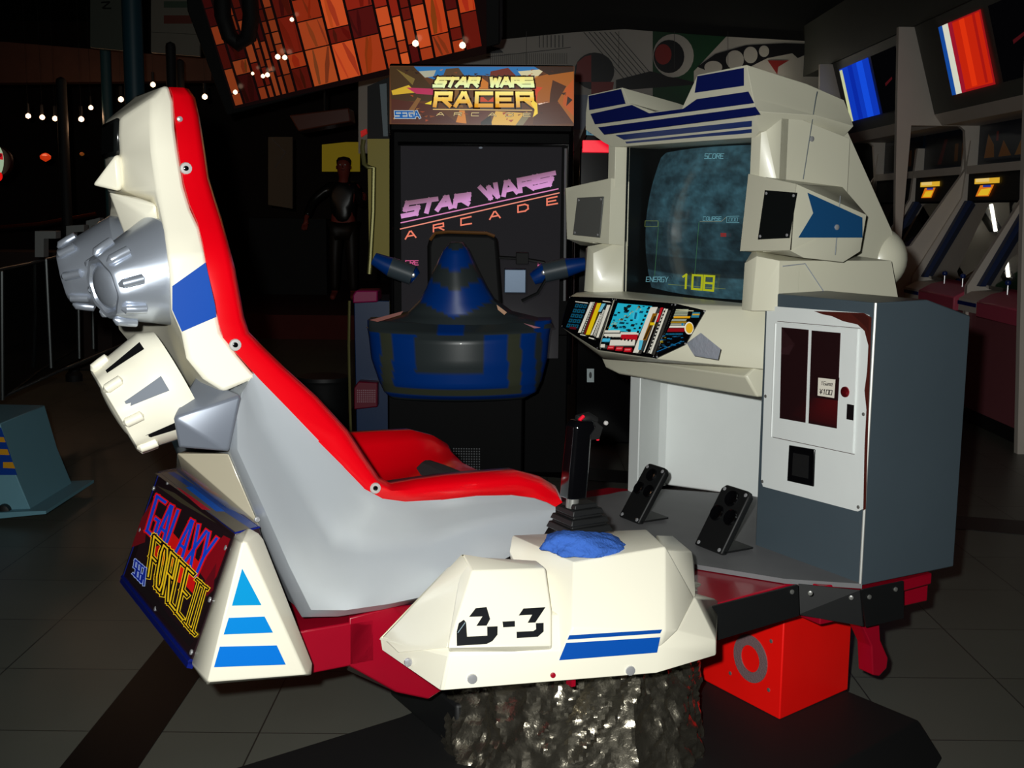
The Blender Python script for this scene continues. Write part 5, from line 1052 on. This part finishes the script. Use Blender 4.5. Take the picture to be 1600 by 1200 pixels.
# round lit sign at the very left edge
rs = empty('round_lit_sign', tuple(P(-8, 252, Y=8)), 'round lit green and red sign cut by the left edge of the photo', 'sign')
MB().rings(P(-8, 252, Y=8)+Vector((0, .06, 0)), (0, -1, 0), [(0, .10), (.03, .10), (.04, .095), (.045, .01)], 32).put('sign_rim', mat('dark_red_rim', (60, 14, 10), .4), rs)
art('sign_face', [('c', -8, 252, 16, 28, (150, 170, 140)), ('p', [(-8, 238), (6, 240), (7, 250), (-8, 248)], (180, 20, 30)), ('c', 1, 276, 5, 7, (210, 20, 16)), ('c', 1, 243, 4, 3, (90, 10, 16))], pxmap(Vector((0, -1, 0)), -(8-.0)), Vector((0, -1, 0)), art_mat('lit_graphics', 1, .2), rs, lift=.02)
for q, r, lab in (((71, 244), .045, 'small orange glowing wall lamp among dark posts at the left'), ((128, 240), .02, 'tiny dim amber lamp right of the orange wall lamp')):
    o = MB().rings(P(*q, Y=10)-Vector((0, 0, r)), (0, 0, 1), [(0, .004), (r*.5, r*.9), (r, r), (r*1.4, r*.6), (r*1.6, .004)], 14).put('wall_lamp', mat('orange_glow' if r > .03 else 'amber_glow', (120, 40, 10), .4, emit=(196, 50, 14) if r > .03 else (90, 50, 14), es=.8), None); tag(o, lab, 'lamp')
# light blue cabinet foot at the left edge
lc = empty('light_blue_cabinet', (P(10, 800, z=0).x-.3, P(10, 800, z=0).y+.1, 0), 'light blue cabinet foot with yellow and blue stripes at the left edge', 'arcade machine')
YL = P(20, 812, z=.01).y
lb = mat('light_blue_paint', (110, 160, 176), .5)
o = MB().prism([P(-120, 660, Y=YL), P(0, 662, Y=YL), P(22, 735, Y=YL), P(48, 797, Y=YL), P(-120, 806, Y=YL)], (0, .5, 0)).put('cabinet_body', lb, lc, bevel=.004)
MB().prism([P(-120, 806, Y=YL-.05), P(72, 798, Y=YL-.05), P(72, 803, Y=YL-.05), P(-120, 822, Y=YL-.05)], (0, .6, 0)).put('base_lip', lb, lc)
art('stripes', [('p', [(-20, 668), (2, 668), (27, 742), (-20, 742)], (14, 60, 150)), ('p', [(-20, 682), (6, 683), (9, 691), (-20, 690)], (210, 150, 30)), ('p', [(-20, 701), (12, 702), (15, 711), (-20, 710)], (210, 150, 30)), ('p', [(5, 722), (20, 722), (24, 732), (5, 731)], (210, 150, 30))], pxmap(Vector((0, -1, 0)), -YL), Vector((0, -1, 0)), decal_mat, o)
MB().rings(P(8, 797, Y=YL)+Vector((0, .0, 0)), (0, -1, 0), [(0, .03), (.03, .03), (.035, .02)], 16).put('caster', black_rub, lc)
# dark panel with zigzag in the middle of the hall, hanging red-brown box, amber lit board
board('wall_panel', [(419, 214), (457, 214), (457, 326), (419, 320)], 11.5, mat('dim_brown_panel', (74, 62, 44), .7), 'tall dim brown panel with an angled dark line right of the seat back', 'panel', [('l', [(424, 216), (446, 238)], 1.6, (20, 16, 12)), ('l', [(446, 238), (430, 262)], 1.6, (20, 16, 12))])
o = MB().prism([P(*p, Y=9.5) for p in ((452, 180), (545, 168), (548, 190), (466, 205))], (0, .3, 0)).put('overhead_box', mat('dark_copper_box', (96, 50, 36), .3, coat=.5), None, bevel=.01); tag(o, 'dark copper coloured box hanging under the stained-glass panel', 'box')
bc = WL[o]; ho = o; MB().tube([bc+Vector((0, .1, .05)), Vector((bc.x, bc.y+.1, 4.2))], .01, 6).put('hanger', black_matte, ho)
board('lit_board', [(503, 226), (541, 222), (562, 222), (562, 268), (503, 268)], 17.5, mat('amber_lit_board', (110, 92, 20), .5, emit=(84, 70, 6), es=.9), 'dim yellow lit board behind the person at the far counter', 'sign')
lbd = bpy.data.objects['lit_board']; bc = WL[lbd]; MB().bx(bc.x-.2, bc.x+.2, bc.y+.02, 18.9, bc.z-.1, bc.z+.1).put('wall_mount', black_matte, lbd)
# dark bench seats and bar by the person
o = MB().bx(P(390, 400, Y=15.6).x, P(510, 400, Y=15.6).x, 15.6, 16.2, .26, 1.25).put('far_counter', black_matte, None); tag(o, 'low dark counter in the far hall left of the person', 'counter')
# trash bin / stool
o = MB().rings(Vector((P(505, 560, Y=6.6).x, 6.6, .0)), (0, 0, 1), [(0, .12), (.02, .13), (.42, .14), (.44, .15), (.46, .145), (.47, .01)], 24).put('waste_bin', black_rub, None); tag(o, 'round black bin on the floor left of the yellow sided cabinet', 'bin')
# ---------------------------------------------------------------- person in the far hall
def skinned(name, bones, m, parent, loc, sub=2):
    """bones: joints {name: (co, r)}, links list; first joint is the root"""
    J, Ls = bones; keys = list(J); me = bpy.data.meshes.new(name)
    me.from_pydata([Vector(J[k][0]) for k in keys], [(keys.index(a), keys.index(b)) for a, b in Ls], [])
    o = bpy.data.objects.new(name, me); C.objects.link(o); o.parent = parent; o.location = loc; WL[o] = WL[parent]+Vector(loc)
    s = o.modifiers.new('skin', 'SKIN'); s.use_smooth_shade = True
    for i, k in enumerate(keys):
        r = J[k][1]; me.skin_vertices[0].data[i].radius = r if isinstance(r, tuple) else (r, r)
    me.skin_vertices[0].data[0].use_root = True
    u = o.modifiers.new('sub', 'SUBSURF'); u.levels = sub; u.render_levels = sub
    me.materials.append(m); return o
YPn = 14.6; pb = P(538, 462, Y=YPn); per = empty('person', (pb.x, YPn, .26), 'person with reddish lit head in dark shiny jacket and trousers standing by the yellow board', 'person')
skin = mat('warm_lit_skin', (150, 62, 50), .6); jac = mat('dark_jacket', (30, 29, 27), .3, mottle=.3, mscale=20)
J = {'hip': ((0, 0, .92), (.15, .11)), 'waist': ((0, 0, 1.06), (.135, .10)), 'chest': ((0, .0, 1.28), (.17, .11)), 'neckb': ((0, .0, 1.42), (.08, .07)), 'neck': ((0.01, -.01, 1.48), .052), 'headb': ((.012, -.02, 1.56), (.085, .09)), 'headm': ((.012, -.02, 1.65), (.098, .112)), 'headt': ((.012, -.01, 1.74), (.07, .08)),
     'ls': ((-.17, 0, 1.38), .06), 'le': ((-.36, -.06, 1.22), .045), 'lw': ((-.42, -.18, 1.02), .032), 'rs': ((.17, 0, 1.38), .06), 're': ((.25, -.10, 1.16), .045), 'rw': ((.30, -.30, 1.26), .032),
     'lh': ((-.09, 0, .88), .09), 'lk': ((-.11, -.02, .50), .062), 'la': ((-.12, .02, .10), .042), 'lt': ((-.13, -.14, .04), .035), 'rh': ((.09, 0, .88), .09), 'rk': ((.10, -.02, .50), .062), 'ra': ((.11, .02, .10), .042), 'rt': ((.12, -.14, .04), .035),
     'lp': ((-.43, -.22, .96), (.03, .016)), 'rp': ((.31, -.37, 1.28), (.03, .016))}
Lk_ = [('hip', 'waist'), ('waist', 'chest'), ('chest', 'neckb'), ('neckb', 'neck'), ('neck', 'headb'), ('headb', 'headm'), ('headm', 'headt'), ('chest', 'ls'), ('ls', 'le'), ('le', 'lw'), ('lw', 'lp'), ('chest', 'rs'), ('rs', 're'), ('re', 'rw'), ('rw', 'rp'), ('hip', 'lh'), ('lh', 'lk'), ('lk', 'la'), ('la', 'lt'), ('hip', 'rh'), ('rh', 'rk'), ('rk', 'ra'), ('ra', 'rt')]
for s, base, dr in (('l', Vector((-.43, -.24, .93)), Vector((-.1, -.5, -.8))), ('r', Vector((.31, -.40, 1.28)), Vector((.05, -.95, -.1)))):
    dr = dr.normalized()
    for k in range(4):
        nm = s+'f%d' % k; off = Vector((.018*(k-1.5), 0, .0)) if s == 'l' else Vector((0, 0, .018*(k-1.5)))
        J[nm+'a'] = (tuple(base+off), .009); J[nm+'b'] = (tuple(base+off+dr*(.035+.004*(k in (1, 2)))), .009); J[nm+'c'] = (tuple(base+off+dr*(.06+.008*(k in (1, 2)))+Vector((0, .012, -.01))), .007)
        Lk_ += [(s+'p', nm+'a'), (nm+'a', nm+'b'), (nm+'b', nm+'c')]
    J[s+'th'] = (tuple(base+Vector((.03 if s == 'l' else -.01, .01, .03))), .010); J[s+'th2'] = (tuple(base+dr*.035+Vector((.045 if s == 'l' else -.02, 0, .04))), .009); Lk_ += [(s+'p', s+'th'), (s+'th', s+'th2')]
bod = skinned('body', (J, Lk_), skin, per, (0, 0, 0))
# clothing as a looser skin over the same joints
keep = ['hip', 'waist', 'chest', 'neckb', 'ls', 'le', 'lw', 'rs', 're', 'rw']
Jc = {k: (J[k][0], (J[k][1][0]+.016, J[k][1][1]+.016) if isinstance(J[k][1], tuple) else J[k][1]+.014) for k in keep}
skinned('jacket', (Jc, [l for l in Lk_ if l[0] in keep and l[1] in keep]), jac, per, (0, 0, 0))
keep = ['hip', 'lh', 'lk', 'la', 'rh', 'rk', 'ra']
Jc = {k: (J[k][0], (J[k][1][0]+.018, J[k][1][1]+.018) if isinstance(J[k][1], tuple) else J[k][1]+.016) for k in keep}
skinned('trousers', (Jc, [l for l in Lk_ if l[0] in keep and l[1] in keep]), mat('brown_trousers', (34, 25, 18), .5), per, (0, 0, 0))
hc = Vector((pb.x+.012, YPn-.02, .26+1.65))
MB().rings(hc+Vector((0, .012, -.02)), (0, .1, 1), [(0, .075), (.03, .089), (.07, .092), (.105, .07), (.12, .02)], 24).put('hair', mat('dark_hair', (50, 20, 16), .6), per)
for s in (-1, 1): MB().rings(hc+Vector((s*.03, -.092, 0)), (0, -1, 0), [(0, .010), (.005, .008), (.008, .002)], 10).put('eye', white_paint, per)
MB().hull([hc+Vector((-.012, -.09, -.035)), hc+Vector((.012, -.09, -.035)), hc+Vector((0, -.118, -.032)), hc+Vector((0, -.09, .005))]).put('nose', skin, per)
MB().tube([hc+Vector((-.022, -.088, -.06)), hc+Vector((0, -.096, -.062)), hc+Vector((.022, -.088, -.06))], .005, 6).put('mouth', mat('lips', (120, 50, 46), .5), per)
for s in (-1, 1): MB().rings(hc+Vector((s*.082, 0, -.03)), (s, 0, 0), [(0, .022), (.008, .024), (.012, .012)], 12).put('ear', skin, per)
